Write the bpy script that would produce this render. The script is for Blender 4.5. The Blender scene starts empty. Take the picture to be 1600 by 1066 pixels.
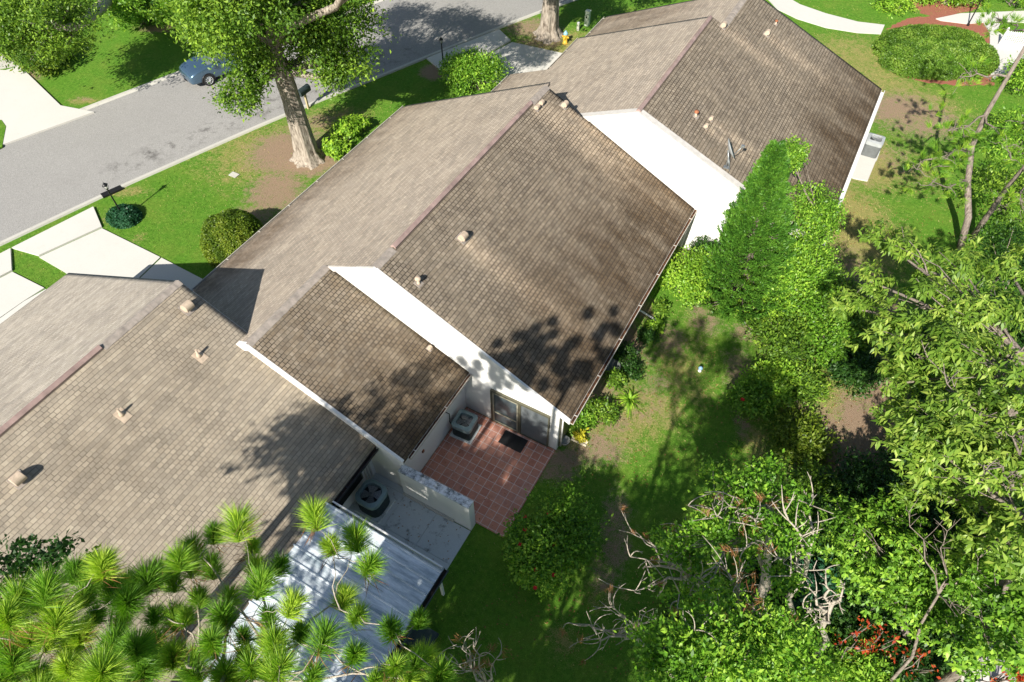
import bpy, math, random
import numpy as np
from mathutils import Vector, Matrix

# ------------------------------------------------------------------ camera, sky, sun
S = bpy.context.scene
CAM_H = 22.0
FPX = 1052.0
TH = math.atan2(827.0, FPX)      # view axis from straight down
AZ = math.radians(29.1)          # house axis (+Y) lies this far right of the view
S.view_settings.view_transform = 'Standard'
S.view_settings.look = 'None'
S.view_settings.gamma = 1
S.view_settings.exposure = 0.9
cam = bpy.data.cameras.new('camera'); co = bpy.data.objects.new('camera', cam)
S.collection.objects.link(co); S.camera = co
cam.sensor_width = 36; cam.lens = FPX/1600*36; cam.clip_end = 2000; cam.clip_start = 0.1
fh = Vector((-math.sin(AZ), math.cos(AZ), 0)); rt = Vector((math.cos(AZ), math.sin(AZ), 0))
fw = fh*math.sin(TH) - Vector((0,0,1))*math.cos(TH); up = fh*math.cos(TH) + Vector((0,0,1))*math.sin(TH)
co.matrix_world = Matrix(((rt.x, up.x, -fw.x, 0), (rt.y, up.y, -fw.y, 0), (rt.z, up.z, -fw.z, CAM_H), (0,0,0,1)))

SUN_EL = math.radians(37); SUN_SHX = -0.045   # shadows run along +Y, a touch to -X
w = bpy.data.worlds.new('World'); S.world = w; w.use_nodes = True
nt = w.node_tree; bg = nt.nodes['Background']; sk = nt.nodes.new('ShaderNodeTexSky')
sk.sky_type = 'NISHITA'; sk.sun_disc = False; sk.sun_elevation = SUN_EL; sk.sun_rotation = math.pi
nt.links.new(sk.outputs[0], bg.inputs[0]); bg.inputs[1].default_value = 0.06
sl = bpy.data.lights.new('sun', 'SUN'); so = bpy.data.objects.new('sun', sl); S.collection.objects.link(so)
sl.energy = 4.6; sl.angle = math.radians(0.5); sl.color = (1, .95, .86)
sd = Vector((SUN_SHX*math.cos(SUN_EL), math.cos(SUN_EL), -math.sin(SUN_EL)))
so.rotation_euler = sd.to_track_quat('-Z', 'Y').to_euler()

# ------------------------------------------------------------------ helpers
rng = np.random.default_rng(7); random.seed(7)
def P(px, py, z=0.0):
    """world point at height z that the photo shows at pixel px, py"""
    d = fw*FPX + rt*(px-800) - up*(py-533)
    t = (z-CAM_H)/d.z
    return Vector((d.x*t, d.y*t, z))
def PN(px, py, p0, n):
    d = fw*FPX + rt*(px-800) - up*(py-533); c = Vector((0,0,CAM_H)); n = Vector(n)
    t = (Vector(p0)-c).dot(n)/d.dot(n)
    return c + d*t
def tag(o, label=None, cat=None, group=None, kind=None):
    if label: o['label'] = label
    if cat: o['category'] = cat
    if group: o['group'] = group
    if kind: o['kind'] = kind
    return o
def empty(name, loc, label, cat, group=None, rz=0):
    o = bpy.data.objects.new(name, None); S.collection.objects.link(o)
    o.location = loc; o.rotation_euler = (0,0,rz); o.empty_display_size = .2
    return tag(o, label, cat, group)
def link(name, me, mat, parent=None, loc=None):
    o = bpy.data.objects.new(name, me); S.collection.objects.link(o)
    if mat: me.materials.append(mat)
    if parent: o.parent = parent
    if loc is not None: o.location = loc
    return o
def off(parent):
    v=Vector((0,0,0))
    while parent: v=v+parent.location; parent=parent.parent
    return v

class MB:
    """collects shapes (world coordinates) and links them as one mesh object"""
    def __init__(s): s.v=[]; s.f=[]; s.smooth=set()
    def add(s, vs, fs, sm=False):
        b=len(s.v); s.v += [tuple(v) for v in vs]
        for f in fs:
            if sm: s.smooth.add(len(s.f))
            s.f.append(tuple(b+i for i in f))
    def box(s, c, d, rz=0, M=None):
        x,y,z=[q/2 for q in d]; vs=[]
        ca,sa=math.cos(rz),math.sin(rz)
        for k in (-z,z):
            for (i,j) in ((-x,-y),(x,-y),(x,y),(-x,y)):
                v=Vector((i*ca-j*sa, i*sa+j*ca, k))
                if M: v=M@v
                vs.append(v+Vector(c))
        s.add(vs,[(3,2,1,0),(4,5,6,7),(0,1,5,4),(1,2,6,5),(2,3,7,6),(3,0,4,7)])
    def prism(s, pts, z0, z1):
        """pts: xy outline"""
        n=len(pts)
        a=sum(pts[i][0]*pts[(i+1)%n][1]-pts[(i+1)%n][0]*pts[i][1] for i in range(n))
        if a<0: pts=pts[::-1]
        vs=[(p[0],p[1],z0) for p in pts]+[(p[0],p[1],z1) for p in pts]
        fs=[tuple(range(n-1,-1,-1)),tuple(range(n,2*n))]+[(i,(i+1)%n,(i+1)%n+n,i+n) for i in range(n)]
        s.add(vs,fs)
    def extr_y(s, pts, y0, y1):
        """pts: xz outline extruded along y"""
        n=len(pts)
        vs=[(p[0],y0,p[1]) for p in pts]+[(p[0],y1,p[1]) for p in pts]
        a=sum(pts[i][0]*pts[(i+1)%n][1]-pts[(i+1)%n][0]*pts[i][1] for i in range(n))
        f0=tuple(range(n)); f1=tuple(range(2*n-1,n-1,-1)); sd=[((i+1)%n,i,i+n,(i+1)%n+n) for i in range(n)]
        if a<0: f0=f0[::-1]; f1=f1[::-1]; sd=[q[::-1] for q in sd]
        s.add(vs,[f0,f1]+sd)
    def tube(s, pts, rs, n=8, cap=True):
        pts=[Vector(p) for p in pts]
        if not hasattr(rs,'__len__'): rs=[rs]*len(pts)
        vs=[]; u=None
        for i,p in enumerate(pts):
            d=(pts[min(i+1,len(pts)-1)]-pts[max(i-1,0)])
            if d.length<1e-9: d=Vector((0,0,1))
            d.normalize()
            if u is None: u = d.orthogonal().normalized()
            else:
                u=(u-d*u.dot(d)); u = u.normalized() if u.length>1e-6 else d.orthogonal().normalized()
            v=d.cross(u)
            for k in range(n):
                a=2*math.pi*k/n; vs.append(p+(u*math.cos(a)+v*math.sin(a))*rs[i])
        fs=[]
        for i in range(len(pts)-1):
            for k in range(n):
                fs.append((i*n+k,i*n+(k+1)%n,(i+1)*n+(k+1)%n,(i+1)*n+k))
        b=len(s.v)
        s.add(vs,fs,True)
        if cap: s.f.append(tuple(b+k for k in range(n-1,-1,-1))); s.f.append(tuple(b+(len(pts)-1)*n+k for k in range(n)))
    def fluted(s, pts, rs, n=40, ribs=7, amp=.13, seed=0):
        r=random.Random(seed); ph=[r.uniform(0,6.28) for _ in range(4)]; b=len(s.v)
        for i,p in enumerate(pts):
            t=i/(len(pts)-1)
            for k in range(n):
                a=2*math.pi*k/n; m=1+amp*(1.6-t)*(.6*math.sin(ribs*a+ph[0]+t*1.2)+.4*math.sin((ribs*2+1)*a+ph[1]-t)+.35*math.sin(3*a+ph[2]+t*2))
                s.v.append((p[0]+math.cos(a)*rs[i]*m,p[1]+math.sin(a)*rs[i]*m,p[2]))
        for i in range(len(pts)-1):
            for k in range(n):
                s.smooth.add(len(s.f)); s.f.append((b+i*n+k,b+i*n+(k+1)%n,b+(i+1)*n+(k+1)%n,b+(i+1)*n+k))
    def lathe(s, c, prof, n=16, M=None):
        """prof: (r,z) pairs bottom to top"""
        vs=[]; c=Vector(c)
        for r,z in prof:
            for k in range(n):
                a=2*math.pi*k/n; v=Vector((r*math.cos(a),r*math.sin(a),z))
                if M: v=M@v
                vs.append(c+v)
        fs=[(i*n+k,i*n+(k+1)%n,(i+1)*n+(k+1)%n,(i+1)*n+k) for i in range(len(prof)-1) for k in range(n)]
        b=len(s.v); s.add(vs,fs,True)
        s.f.append(tuple(b+k for k in range(n-1,-1,-1))); s.f.append(tuple(b+(len(prof)-1)*n+k for k in range(n)))
    def build(s, name, mat, parent=None, bevel=0, seg=1):
        o=off(parent)
        me=bpy.data.meshes.new(name); me.from_pydata([(v[0]-o.x,v[1]-o.y,v[2]-o.z) for v in s.v],[],s.f); me.update()
        for i in s.smooth: me.polygons[i].use_smooth=True
        ob=link(name,me,mat,parent)
        if bevel:
            m=ob.modifiers.new('bevel','BEVEL'); m.width=bevel; m.segments=seg; m.limit_method='ANGLE'
        return ob

def np_mesh(name, verts, faces, mat, parent=None, attrs=None, uv=None, smooth=False):
    """verts Nx3 (world), faces Mxk"""
    o=off(parent); verts=np.asarray(verts,np.float32)-np.array([o.x,o.y,o.z],np.float32)
    me=bpy.data.meshes.new(name); faces=np.asarray(faces,np.int32); k=faces.shape[1]
    me.vertices.add(len(verts)); me.vertices.foreach_set('co',verts.ravel())
    me.loops.add(faces.size); me.loops.foreach_set('vertex_index',faces.ravel())
    me.polygons.add(len(faces)); me.polygons.foreach_set('loop_start',np.arange(0,faces.size,k,dtype=np.int32))
    me.polygons.foreach_set('loop_total',np.full(len(faces),k,np.int32))
    if smooth: me.polygons.foreach_set('use_smooth',np.ones(len(faces),bool))
    me.update(calc_edges=True)
    if uv is not None:
        l=me.uv_layers.new(name='UVMap'); l.data.foreach_set('uv',np.asarray(uv,np.float32)[faces.ravel()].ravel())
    for an,av in (attrs or {}).items():
        a=me.attributes.new(an,'FLOAT','POINT'); a.data.foreach_set('value',np.asarray(av,np.float32).ravel())
    return link(name,me,mat,parent)

# value noise for vertex attributes
_NT=np.random.default_rng(3).random((257,257))
def vn(x,y,s=1.0,o=0):
    x=np.asarray(x)/s+o*17.3+400; y=np.asarray(y)/s+o*9.1+400
    xi=np.floor(x).astype(int); yi=np.floor(y).astype(int); fx=x-xi; fy=y-yi
    fx=fx*fx*(3-2*fx); fy=fy*fy*(3-2*fy); g=lambda a,b:_NT[a%257,b%257]
    return (g(xi,yi)*(1-fx)+g(xi+1,yi)*fx)*(1-fy)+(g(xi,yi+1)*(1-fx)+g(xi+1,yi+1)*fx)*fy
def fbm(x,y,s=1.0,o=0,n=4):
    r=0;a=1;t=0
    for i in range(n): r=r+a*vn(x,y,s,o+i*3); t+=a; a*=.5; s*=.5
    return r/t
def sst(a,b,x):
    t=np.clip((x-a)/(b-a),0,1); return t*t*(3-2*t)

# ------------------------------------------------------------------ materials
class NB:
    def __init__(s,name):
        s.m=bpy.data.materials.new(name); s.m.use_nodes=True; s.t=s.m.node_tree; s.b=s.t.nodes['Principled BSDF']; s.out=s.t.nodes['Material Output']
    def n(s,ty,**k):
        x=s.t.nodes.new('ShaderNode'+ty)
        for a,v in k.items(): setattr(x,a,v)
        return x
    def l(s,a,b): s.t.links.new(a,b)
    def coord(s,which='Object'): return s.n('TexCoord').outputs[which]
    def noise(s,scale,detail=4,vec=None,rough=.6,stretch=None):
        x=s.n('TexNoise'); x.inputs['Scale'].default_value=scale; x.inputs['Detail'].default_value=detail; x.inputs['Roughness'].default_value=rough
        v=vec or s.coord()
        if stretch:
            mp=s.n('Mapping'); mp.inputs['Scale'].default_value=stretch; s.l(v,mp.inputs[0]); v=mp.outputs[0]
        s.l(v,x.inputs['Vector']); return x.outputs['Fac']
    def ramp(s,fac,stops):
        r=s.n('ValToRGB'); e=r.color_ramp.elements
        while len(e)<len(stops): e.new(.5)
        for i,(p,c) in enumerate(stops):
            e[i].position=p; e[i].color=(c[0],c[1],c[2],1) if hasattr(c,'__len__') else (c,c,c,1)
        s.l(fac,r.inputs[0]); return r.outputs[0]
    def mix(s,f,a,b,mode='MIX'):
        x=s.n('Mix',data_type='RGBA',blend_type=mode)
        for i,v in ((0,f),(6,a),(7,b)):
            if isinstance(v,(int,float)): x.inputs[i].default_value=v
            elif isinstance(v,tuple): x.inputs[i].default_value=(*v,1)
            else: s.l(v,x.inputs[i])
        return x.outputs[2]
    def math(s,op,a,b=0.0,clamp=False):
        x=s.n('Math',operation=op,use_clamp=clamp)
        for i,v in ((0,a),(1,b)):
            if isinstance(v,(int,float)): x.inputs[i].default_value=v
            else: s.l(v,x.inputs[i])
        return x.outputs[0]
    def attr(s,name): return s.n('Attribute',attribute_name=name).outputs['Fac']
    def bump(s,h,strength=.5,dist=.02):
        b=s.n('Bump'); b.inputs['Strength'].default_value=strength; b.inputs['Distance'].default_value=dist
        s.l(h,b.inputs['Height']); s.l(b.outputs[0],s.b.inputs['Normal']); return b
    def base(s,c,rough=.8,metal=0,spec=.3):
        if isinstance(c,tuple): s.b.inputs['Base Color'].default_value=(*c,1)
        else: s.l(c,s.b.inputs['Base Color'])
        s.b.inputs['Roughness'].default_value=rough; s.b.inputs['Metallic'].default_value=metal
        s.b.inputs['Specular IOR Level'].default_value=spec
        return s.m

def plain(name,c,rough=.6,metal=0,var=.15,scale=6,spec=.4,bump=.15):
    b=NB(name); f=b.noise(scale,5)
    lo=tuple(x*(1-var) for x in c); hi=tuple(min(1,x*(1+var)) for x in c)
    m=b.base(b.ramp(f,[(.3,lo),(.7,hi)]),rough,metal,spec)
    if bump: b.bump(b.noise(scale*12,3),bump,.004)
    return m

def leaf_mat(name, dark, mid, light, trans=.35, rough=.45, spec=.35):
    b=NB(name); a=b.attr('rnd')
    c=b.ramp(a,[(.0,dark),(.5,mid),(1,light)])
    b.base(c,rough,0,spec)
    tr=b.n('BsdfTranslucent'); tc=b.mix(1.0,c,(1.15,1.25,.45),'MULTIPLY'); b.l(tc,tr.inputs[0])
    ms=b.n('MixShader'); ms.inputs[0].default_value=trans
    b.l(b.b.outputs[0],ms.inputs[1]); b.l(tr.outputs[0],ms.inputs[2]); b.l(ms.outputs[0],b.out.inputs[0])
    return b.m

def bark_mat(name,c1,c2,scale=14):
    b=NB(name); f=b.noise(scale,6,stretch=(1,1,.22)); g=b.noise(3,3)
    col=b.mix(b.ramp(g,[(.4,0),(.65,.6)]),b.ramp(f,[(.35,c2),(.6,c1)]),tuple(x*.75 for x in c1))
    b.base(col,.9,0,.15); b.bump(f,.9,.04); return b.m

def shingle_mat(name, ca, cb, stain, rust=(.16,.115,.07), line=(.045,.038,.03), bw=.17, rh=.135, joint=.3, row=.55, jk=.5):
    """uv in metres: u along the ridge, v down the slope"""
    b=NB(name); uv=b.n('UVMap').outputs[0]
    br=b.n('TexBrick'); br.offset=.5; br.squash=1
    br.inputs['Scale'].default_value=1; br.inputs['Brick Width'].default_value=bw; br.inputs['Row Height'].default_value=rh
    br.inputs['Mortar Size'].default_value=.011; br.inputs['Mortar Smooth'].default_value=.4; br.inputs['Bias'].default_value=0
    br.inputs['Color1'].default_value=(0,0,0,1); br.inputs['Color2'].default_value=(1,1,1,1); br.inputs['Mortar'].default_value=(.5,.5,.5,1)
    jit=b.n('TexNoise'); jit.inputs['Scale'].default_value=3.0; b.l(uv,jit.inputs['Vector'])
    va=b.n('VectorMath',operation='MULTIPLY_ADD'); b.l(jit.outputs['Color'],va.inputs[0]); va.inputs[1].default_value=(.05,.018,0); b.l(uv,va.inputs[2])
    b.l(va.outputs[0],br.inputs['Vector'])
    tab=b.mix(br.outputs['Color'],ca,cb)
    br2=b.n('TexBrick'); br2.offset=.37; br2.inputs['Scale'].default_value=1; br2.inputs['Brick Width'].default_value=.61; br2.inputs['Row Height'].default_value=rh
    br2.inputs['Mortar Size'].default_value=0; br2.inputs['Color1'].default_value=(.80,.79,.78,1); br2.inputs['Color2'].default_value=(1.13,1.10,1.05,1)
    b.l(va.outputs[0],br2.inputs['Vector'])
    tab=b.mix(.85,tab,br2.outputs['Color'],'MULTIPLY')
    gr=b.noise(160,2,uv); tab=b.mix(.5,tab,b.ramp(gr,[(.3,.62),(.7,1.3)]),'MULTIPLY')
    big=b.noise(.35,5,uv); tab=b.mix(.35,tab,b.ramp(big,[(.3,.80),(.7,1.14)]),'MULTIPLY')
    mid=b.noise(2.6,4,uv,.6); tab=b.mix(.5,tab,b.ramp(mid,[(.3,(.80,.79,.76)),(.7,(1.12,1.12,1.1))]),'MULTIPLY')
    wv=b.attr('stain'); n2=b.noise(2.2,5,uv,.7); n3=b.noise(1.0,5,uv,.65,(1,.35,1))
    sf=b.math('MULTIPLY',wv,b.ramp(n3,[(.3,.3),(.64,1.15)]),True)
    tab=b.mix(sf,tab,b.mix(1.0,tab,stain,'MULTIPLY'))
    rf=b.math('MULTIPLY',b.attr('rust'),b.ramp(n2,[(.42,0),(.62,1)]),True); tab=b.mix(b.math('MULTIPLY',rf,.65),tab,rust)
    tab=b.mix(b.attr('clean'),tab,b.mix(1.0,tab,(1.65,1.6,1.55),'MULTIPLY'))
    sx=b.n('SeparateXYZ'); b.l(va.outputs[0],sx.inputs[0])
    saw=b.math('FRACT',b.math('DIVIDE',sx.outputs[1],rh))
    rl=b.ramp(saw,[(.80,0),(.9,1),(1.0,1)])
    jn=b.math('ADD',joint,b.math('MULTIPLY',b.ramp(n3,[(.44,0),(.58,1)]),jk))
    lf=b.math('MAXIMUM',b.math('MULTIPLY',br.outputs['Fac'],jn,True),b.math('MULTIPLY',rl,b.math('ADD',row,b.math('MULTIPLY',b.math('SUBTRACT',mid,.5),.8)),True))
    col=b.mix(lf,tab,line)
    b.base(col,.92,0,.12)
    h=b.math('ADD',b.math('MULTIPLY',saw,.009),b.math('MULTIPLY',br.outputs['Fac'],-.008))
    h=b.math('ADD',h,b.math('MULTIPLY',gr,.004))
    b.bump(h,1.0,1.0)
    return b.m

M={}
M['shingle_w']=shingle_mat('weathered_shingle',(.215,.18,.14),(.305,.26,.205),(.38,.32,.26),bw=.165,rh=.15,joint=.4,row=.7,jk=1.0,line=(.05,.04,.032))
M['shingle_l']=shingle_mat('pale_shingle',(.385,.33,.275),(.46,.40,.335),(.45,.40,.36),line=(.16,.135,.11),joint=.15,row=.45)  # left slopes: wash-out of the grazing view put into paler tabs and lines
M['shingle_u1']=shingle_mat('beige_shingle',(.345,.30,.24),(.41,.36,.29),(.5,.46,.42),line=(.12,.10,.08),joint=.12,row=.5)
M['shingle_u1l']=shingle_mat('pale_beige_shingle',(.41,.37,.32),(.49,.445,.39),(.55,.5,.48),line=(.24,.21,.175),joint=.1,row=.4)  # left house likewise: grazing-view paleness put into the colour
M['cap']=plain('ridge_cap_shingle',(.30,.26,.225),.9,var=.25,scale=5)
b=NB('white_stucco'); n1=b.noise(1.2,5); n2=b.noise(1.4,4,stretch=(1,1,.25))
c=b.mix(b.ramp(n1,[(.5,0),(.8,.35)]),(.74,.73,.70),(.60,.59,.56)); b.base(c,.9,0,.2); b.bump(b.noise(45,4),.4,.01); M['stucco']=b.m
b=NB('grimy_stucco'); n1=b.noise(5,7,rough=.75); n2=b.noise(1.2,3)
c=b.mix(b.ramp(n1,[(.45,0),(.62,.95)]),(.66,.70,.72),(.07,.085,.085)); b.base(c,.9); b.bump(n1,.4,.01); M['grimy']=b.m
M['white']=plain('white_trim',(.78,.77,.74),.5,var=.06)
M['trim_grey']=plain('pale_grey_rake_trim',(.56,.53,.49),.6,var=.12)
M['fascia']=plain('beige_fascia',(.50,.46,.40),.6,var=.15)
M['vent_red']=plain('reddish_brown_metal',(.34,.24,.215),.5,.0,var=.3,scale=2)
M['vent_tan']=plain('tan_vent_paint',(.48,.38,.285),.55,var=.2)
M['vent_rust']=plain('rusty_vent',(.30,.11,.05),.7,var=.4)
M['galv']=plain('galvanised_steel',(.36,.38,.38),.45,.7,var=.15)
M['black']=plain('black_paint',(.012,.012,.013),.4,var=.2)
M['dark_hole']=plain('unlit_hole',(.006,.006,.007),.7,var=.3)  # near-black colour stands in for the unlit depth of openings
b=NB('gutter_leaf_litter'); n1=b.noise(14,5); b.base(b.ramp(n1,[(.35,(.012,.009,.006)),(.52,(.07,.03,.014)),(.72,(.19,.085,.035))]),.9); b.bump(n1,1,.03); M['litter']=b.m
b=NB('dark_gutter_muck'); n1=b.noise(14,5); b.base(b.ramp(n1,[(.35,(.008,.008,.007)),(.7,(.035,.022,.015))]),.95); b.bump(n1,1,.03); M['muck']=b.m
M['ac_case']=plain('green_grey_steel',(.05,.075,.075),.5,.3,var=.2)
M['ac_top']=plain('grey_green_cowl',(.24,.33,.335),.5,.1,var=.12)
M['ac_grey']=plain('light_grey_steel',(.42,.44,.44),.5,.2,var=.12)
M['ac_mid']=plain('mid_grey_steel',(.16,.17,.17),.5,.2,var=.15)
M['ac_pale']=plain('pale_grey_cowl',(.55,.57,.57),.5,.1,var=.1)
M['fan']=plain('fan_blade_metal',(.30,.31,.31),.4,.5,var=.1)
b=NB('dark_glass'); b.base((.055,.08,.09),.3,0,.6); M['glass']=b.m
b=NB('screen_glass'); b.base(b.ramp(b.noise(.9,4,stretch=(1,1,.6)),[(.4,(.10,.115,.12)),(.65,(.17,.185,.19))]),.35,0,.5); M['screen']=b.m
M['bronze']=plain('olive_bronze_aluminium',(.13,.125,.085),.4,.4,var=.12)
b=NB('terracotta_tile'); uv=b.coord()
br=b.n('TexBrick'); br.offset=0; br.inputs['Scale'].default_value=1; br.inputs['Brick Width'].default_value=.305; br.inputs['Row Height'].default_value=.305
br.inputs['Mortar Size'].default_value=.011; br.inputs['Mortar Smooth'].default_value=.1; br.inputs['Color1'].default_value=(.42,.17,.115,1); br.inputs['Color2'].default_value=(.54,.25,.17,1); br.inputs['Mortar'].default_value=(.60,.50,.46,1)
b.l(uv,br.inputs['Vector']); n1=b.noise(.9,5); n2=b.noise(9,5)
c=b.mix(b.ramp(n1,[(.45,0),(.75,.5)]),br.outputs['Color'],(.40,.27,.24)); c=b.mix(.6,c,b.ramp(n2,[(.3,.7),(.7,1.2)]),'MULTIPLY')
b.base(c,.6,0,.35); b.bump(b.math('SUBTRACT',1.0,br.outputs['Fac']),.6,.006); M['tile']=b.m
def concrete(name,ca,cb,dirt=.3,dc=(.12,.13,.11)):
    b=NB(name); n1=b.noise(.5,6,rough=.7); n2=b.noise(22,4); n3=b.noise(2.5,7,rough=.75)
    c=b.mix(n1,ca,cb); c=b.mix(b.ramp(n3,[(.56,0),(.72,dirt)]),c,dc); c=b.mix(.4,c,b.ramp(n2,[(.3,.85),(.7,1.1)]),'MULTIPLY')
    b.base(c,.9,0,.2); b.bump(n2,.25,.006); return b.m
M['concrete']=concrete('pale_concrete',(.52,.505,.46),(.60,.58,.535),.25,(.45,.4,.33))
M['old_concrete']=concrete('stained_concrete',(.52,.55,.54),(.64,.67,.66),.95,(.06,.065,.055))
M['kerb']=concrete('kerb_concrete',(.40,.39,.34),(.55,.53,.48),.4,(.2,.2,.16))
b=NB('asphalt'); n1=b.noise(.22,5); n2=b.noise(28,3,rough=.9); n4=b.noise(1.1,5,rough=.7)
c=b.mix(n1,(.265,.257,.243),(.33,.32,.303)); c=b.mix(.85,c,b.ramp(n2,[(.25,.42),(.75,1.55)]),'MULTIPLY')
ck=b.math('MULTIPLY',b.attr('crack'),b.ramp(n4,[(.5,0),(.64,1)]),True); c=b.mix(ck,c,(.09,.085,.08))
b.base(c,.95,0,.15); b.bump(n2,.5,.01); M['asphalt']=b.m
# ground: grass, dry grass, bare soil, red mulch, by attributes + noise
b=NB('lawn'); n1=b.noise(.7,6,rough=.65); n2=b.noise(30,4,rough=.85); n3=b.noise(6,6,rough=.75); n5=b.noise(95,2,rough=.9)
g=b.ramp(n3,[(.28,(.06,.155,.014)),(.5,(.10,.235,.022)),(.72,(.165,.32,.038))])
g=b.mix(b.ramp(n1,[(.45,0),(.72,.4)]),g,(.24,.29,.05))
g=b.mix(.9,g,b.ramp(n2,[(.28,.42),(.5,.95),(.72,1.6)]),'MULTIPLY')
g=b.mix(.6,g,b.ramp(n5,[(.3,.5),(.7,1.5)]),'MULTIPLY')
n6=b.noise(2.0,6,rough=.8)
def thr(an,k=1.0,lo=.5,hi=.8):
    a=b.math('ADD',b.attr(an),b.math('MULTIPLY',b.math('SUBTRACT',n3,.5),1.3)); a=b.math('ADD',a,b.math('MULTIPLY',b.math('SUBTRACT',n2,.5),2.2)); a=b.math('ADD',a,b.math('MULTIPLY',b.math('SUBTRACT',n6,.5),1.6))
    return b.math('MULTIPLY',b.ramp(a,[(lo,0),(hi,1)]),k)
dry=b.ramp(n2,[(.3,(.22,.19,.055)),(.7,(.46,.37,.16))])
g=b.mix(thr('dry',.85),g,dry)
soil=b.ramp(n2,[(.25,(.10,.065,.04)),(.5,(.30,.205,.14)),(.78,(.56,.43,.32))])
g=b.mix(thr('soil',.95,.55,.88),g,soil)
mul=b.ramp(n2,[(.25,(.16,.06,.04)),(.75,(.50,.20,.13))])
g=b.mix(b.ramp(b.attr('mulch'),[(.45,0),(.55,1)]),g,mul)
b.base(g,.95,0,.1); b.bump(n2,.9,.05); M['lawn']=b.m
b=NB('corrugated_metal'); n1=b.noise(1.3,7,rough=.75,stretch=(.5,3,1)); n2=b.noise(.5,4)
c=b.mix(b.ramp(n1,[(.40,0),(.62,.95)]),(.80,.85,.88),(.30,.37,.41)); b.base(c,.55,.15,.4); b.bump(n1,.2,.01); M['metal_roof']=b.m
M['oak_bark']=bark_mat('pale_oak_bark',(.41,.355,.29),(.11,.085,.065),11)
M['grey_bark']=bark_mat('grey_bark',(.30,.25,.21),(.10,.08,.065),16)
M['dead_bark']=bark_mat('bleached_bark',(.52,.46,.38),(.30,.25,.20),20)
M['pine_bark']=bark_mat('pine_bark',(.30,.20,.14),(.12,.08,.06),18)
M['L_oak']=leaf_mat('oak_leaf',(0.034,0.082,0.01),(0.114,0.228,0.021),(0.358,0.528,0.056))
M['L_shade']=leaf_mat('shade_dark_leaf',(.014,.05,.008),(.032,.095,.014),(.08,.17,.025))  # green lowered further so undergrowth stands in for deep shade between crowns
M['L_mid']=leaf_mat('mid_green_leaf',(0.04,0.12,0.01),(0.147,0.336,0.023),(0.418,0.616,0.066))
M['L_bright']=leaf_mat('bright_green_leaf',(0.056,0.134,0.011),(0.147,0.323,0.026),(0.437,0.655,0.073))
M['L_lime']=leaf_mat('lime_green_leaf',(0.094,0.198,0.013),(0.232,0.437,0.035),(0.508,0.688,0.075))
M['L_long']=leaf_mat('long_yellow_green_leaf',(.07,.15,.014),(.18,.31,.035),(.42,.52,.09))
M['L_pine']=leaf_mat('pine_needle',(.045,.14,.012),(.17,.36,.03),(.46,.60,.06),.3)
M['L_conifer']=leaf_mat('conifer_spray',(.03,.10,.012),(.075,.20,.02),(.16,.33,.035),.2)
M['L_hedge']=leaf_mat('clipped_hedge_leaf',(.06,.13,.014),(.125,.25,.025),(.27,.40,.06))
M['L_teal']=leaf_mat('blue_green_leaf',(0.021,0.084,0.042),(0.042,0.154,0.07),(0.084,0.224,0.112))
M['L_round']=leaf_mat('olive_leaf',(.05,.10,.01),(.12,.20,.016),(.27,.34,.035))
M['L_brown']=leaf_mat('withered_leaf',(0.12,0.05,0.02),(0.28,0.13,0.05),(0.42,0.22,0.09),.2)
M['L_red']=leaf_mat('red_leaf',(0.3,0.03,0.01),(0.45,0.06,0.02),(0.55,0.16,0.03),.3)
M['L_yellow']=leaf_mat('yellow_leaf',(0.3,0.28,0.02),(0.48,0.44,0.03),(0.6,0.55,0.06),.3)
M['flower']=leaf_mat('red_flower',(.5,.01,.01),(.65,.02,.015),(.75,.05,.03),.2)

# ------------------------------------------------------------------ ground
def blob(X,Y,pts):
    a=np.zeros_like(X)
    for (p,rx,ry,k) in pts:
        c=P(*p); ca,sa=math.cos(AZ),math.sin(AZ); dx=X-c.x; dy=Y-c.y
        u=(dx*ca+dy*sa)/rx; v=(-dx*sa+dy*ca)/ry
        a=np.maximum(a,k*np.clip(1.35-np.sqrt(u*u+v*v)*.85,0,1))
    return a
def in_poly(X,Y,poly):
    r=np.zeros(X.shape,bool); n=len(poly)
    for i in range(n):
        x0,y0=poly[i]; x1,y1=poly[(i+1)%n]
        if y0==y1: continue
        c=((y0>Y)!=(y1>Y))&(X<(x1-x0)*(Y-y0)/(y1-y0)+x0); r^=c
    return r
xs=np.concatenate([[-900,-300,-120],np.arange(-62,26,.22),[60,150,400,900]]); ys=np.concatenate([[-900,-300,-80,-40],np.arange(-14,76,.22),[110,200,400,900]])
XX,YY=np.meshgrid(xs,ys); gz=np.zeros_like(XX)
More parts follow.
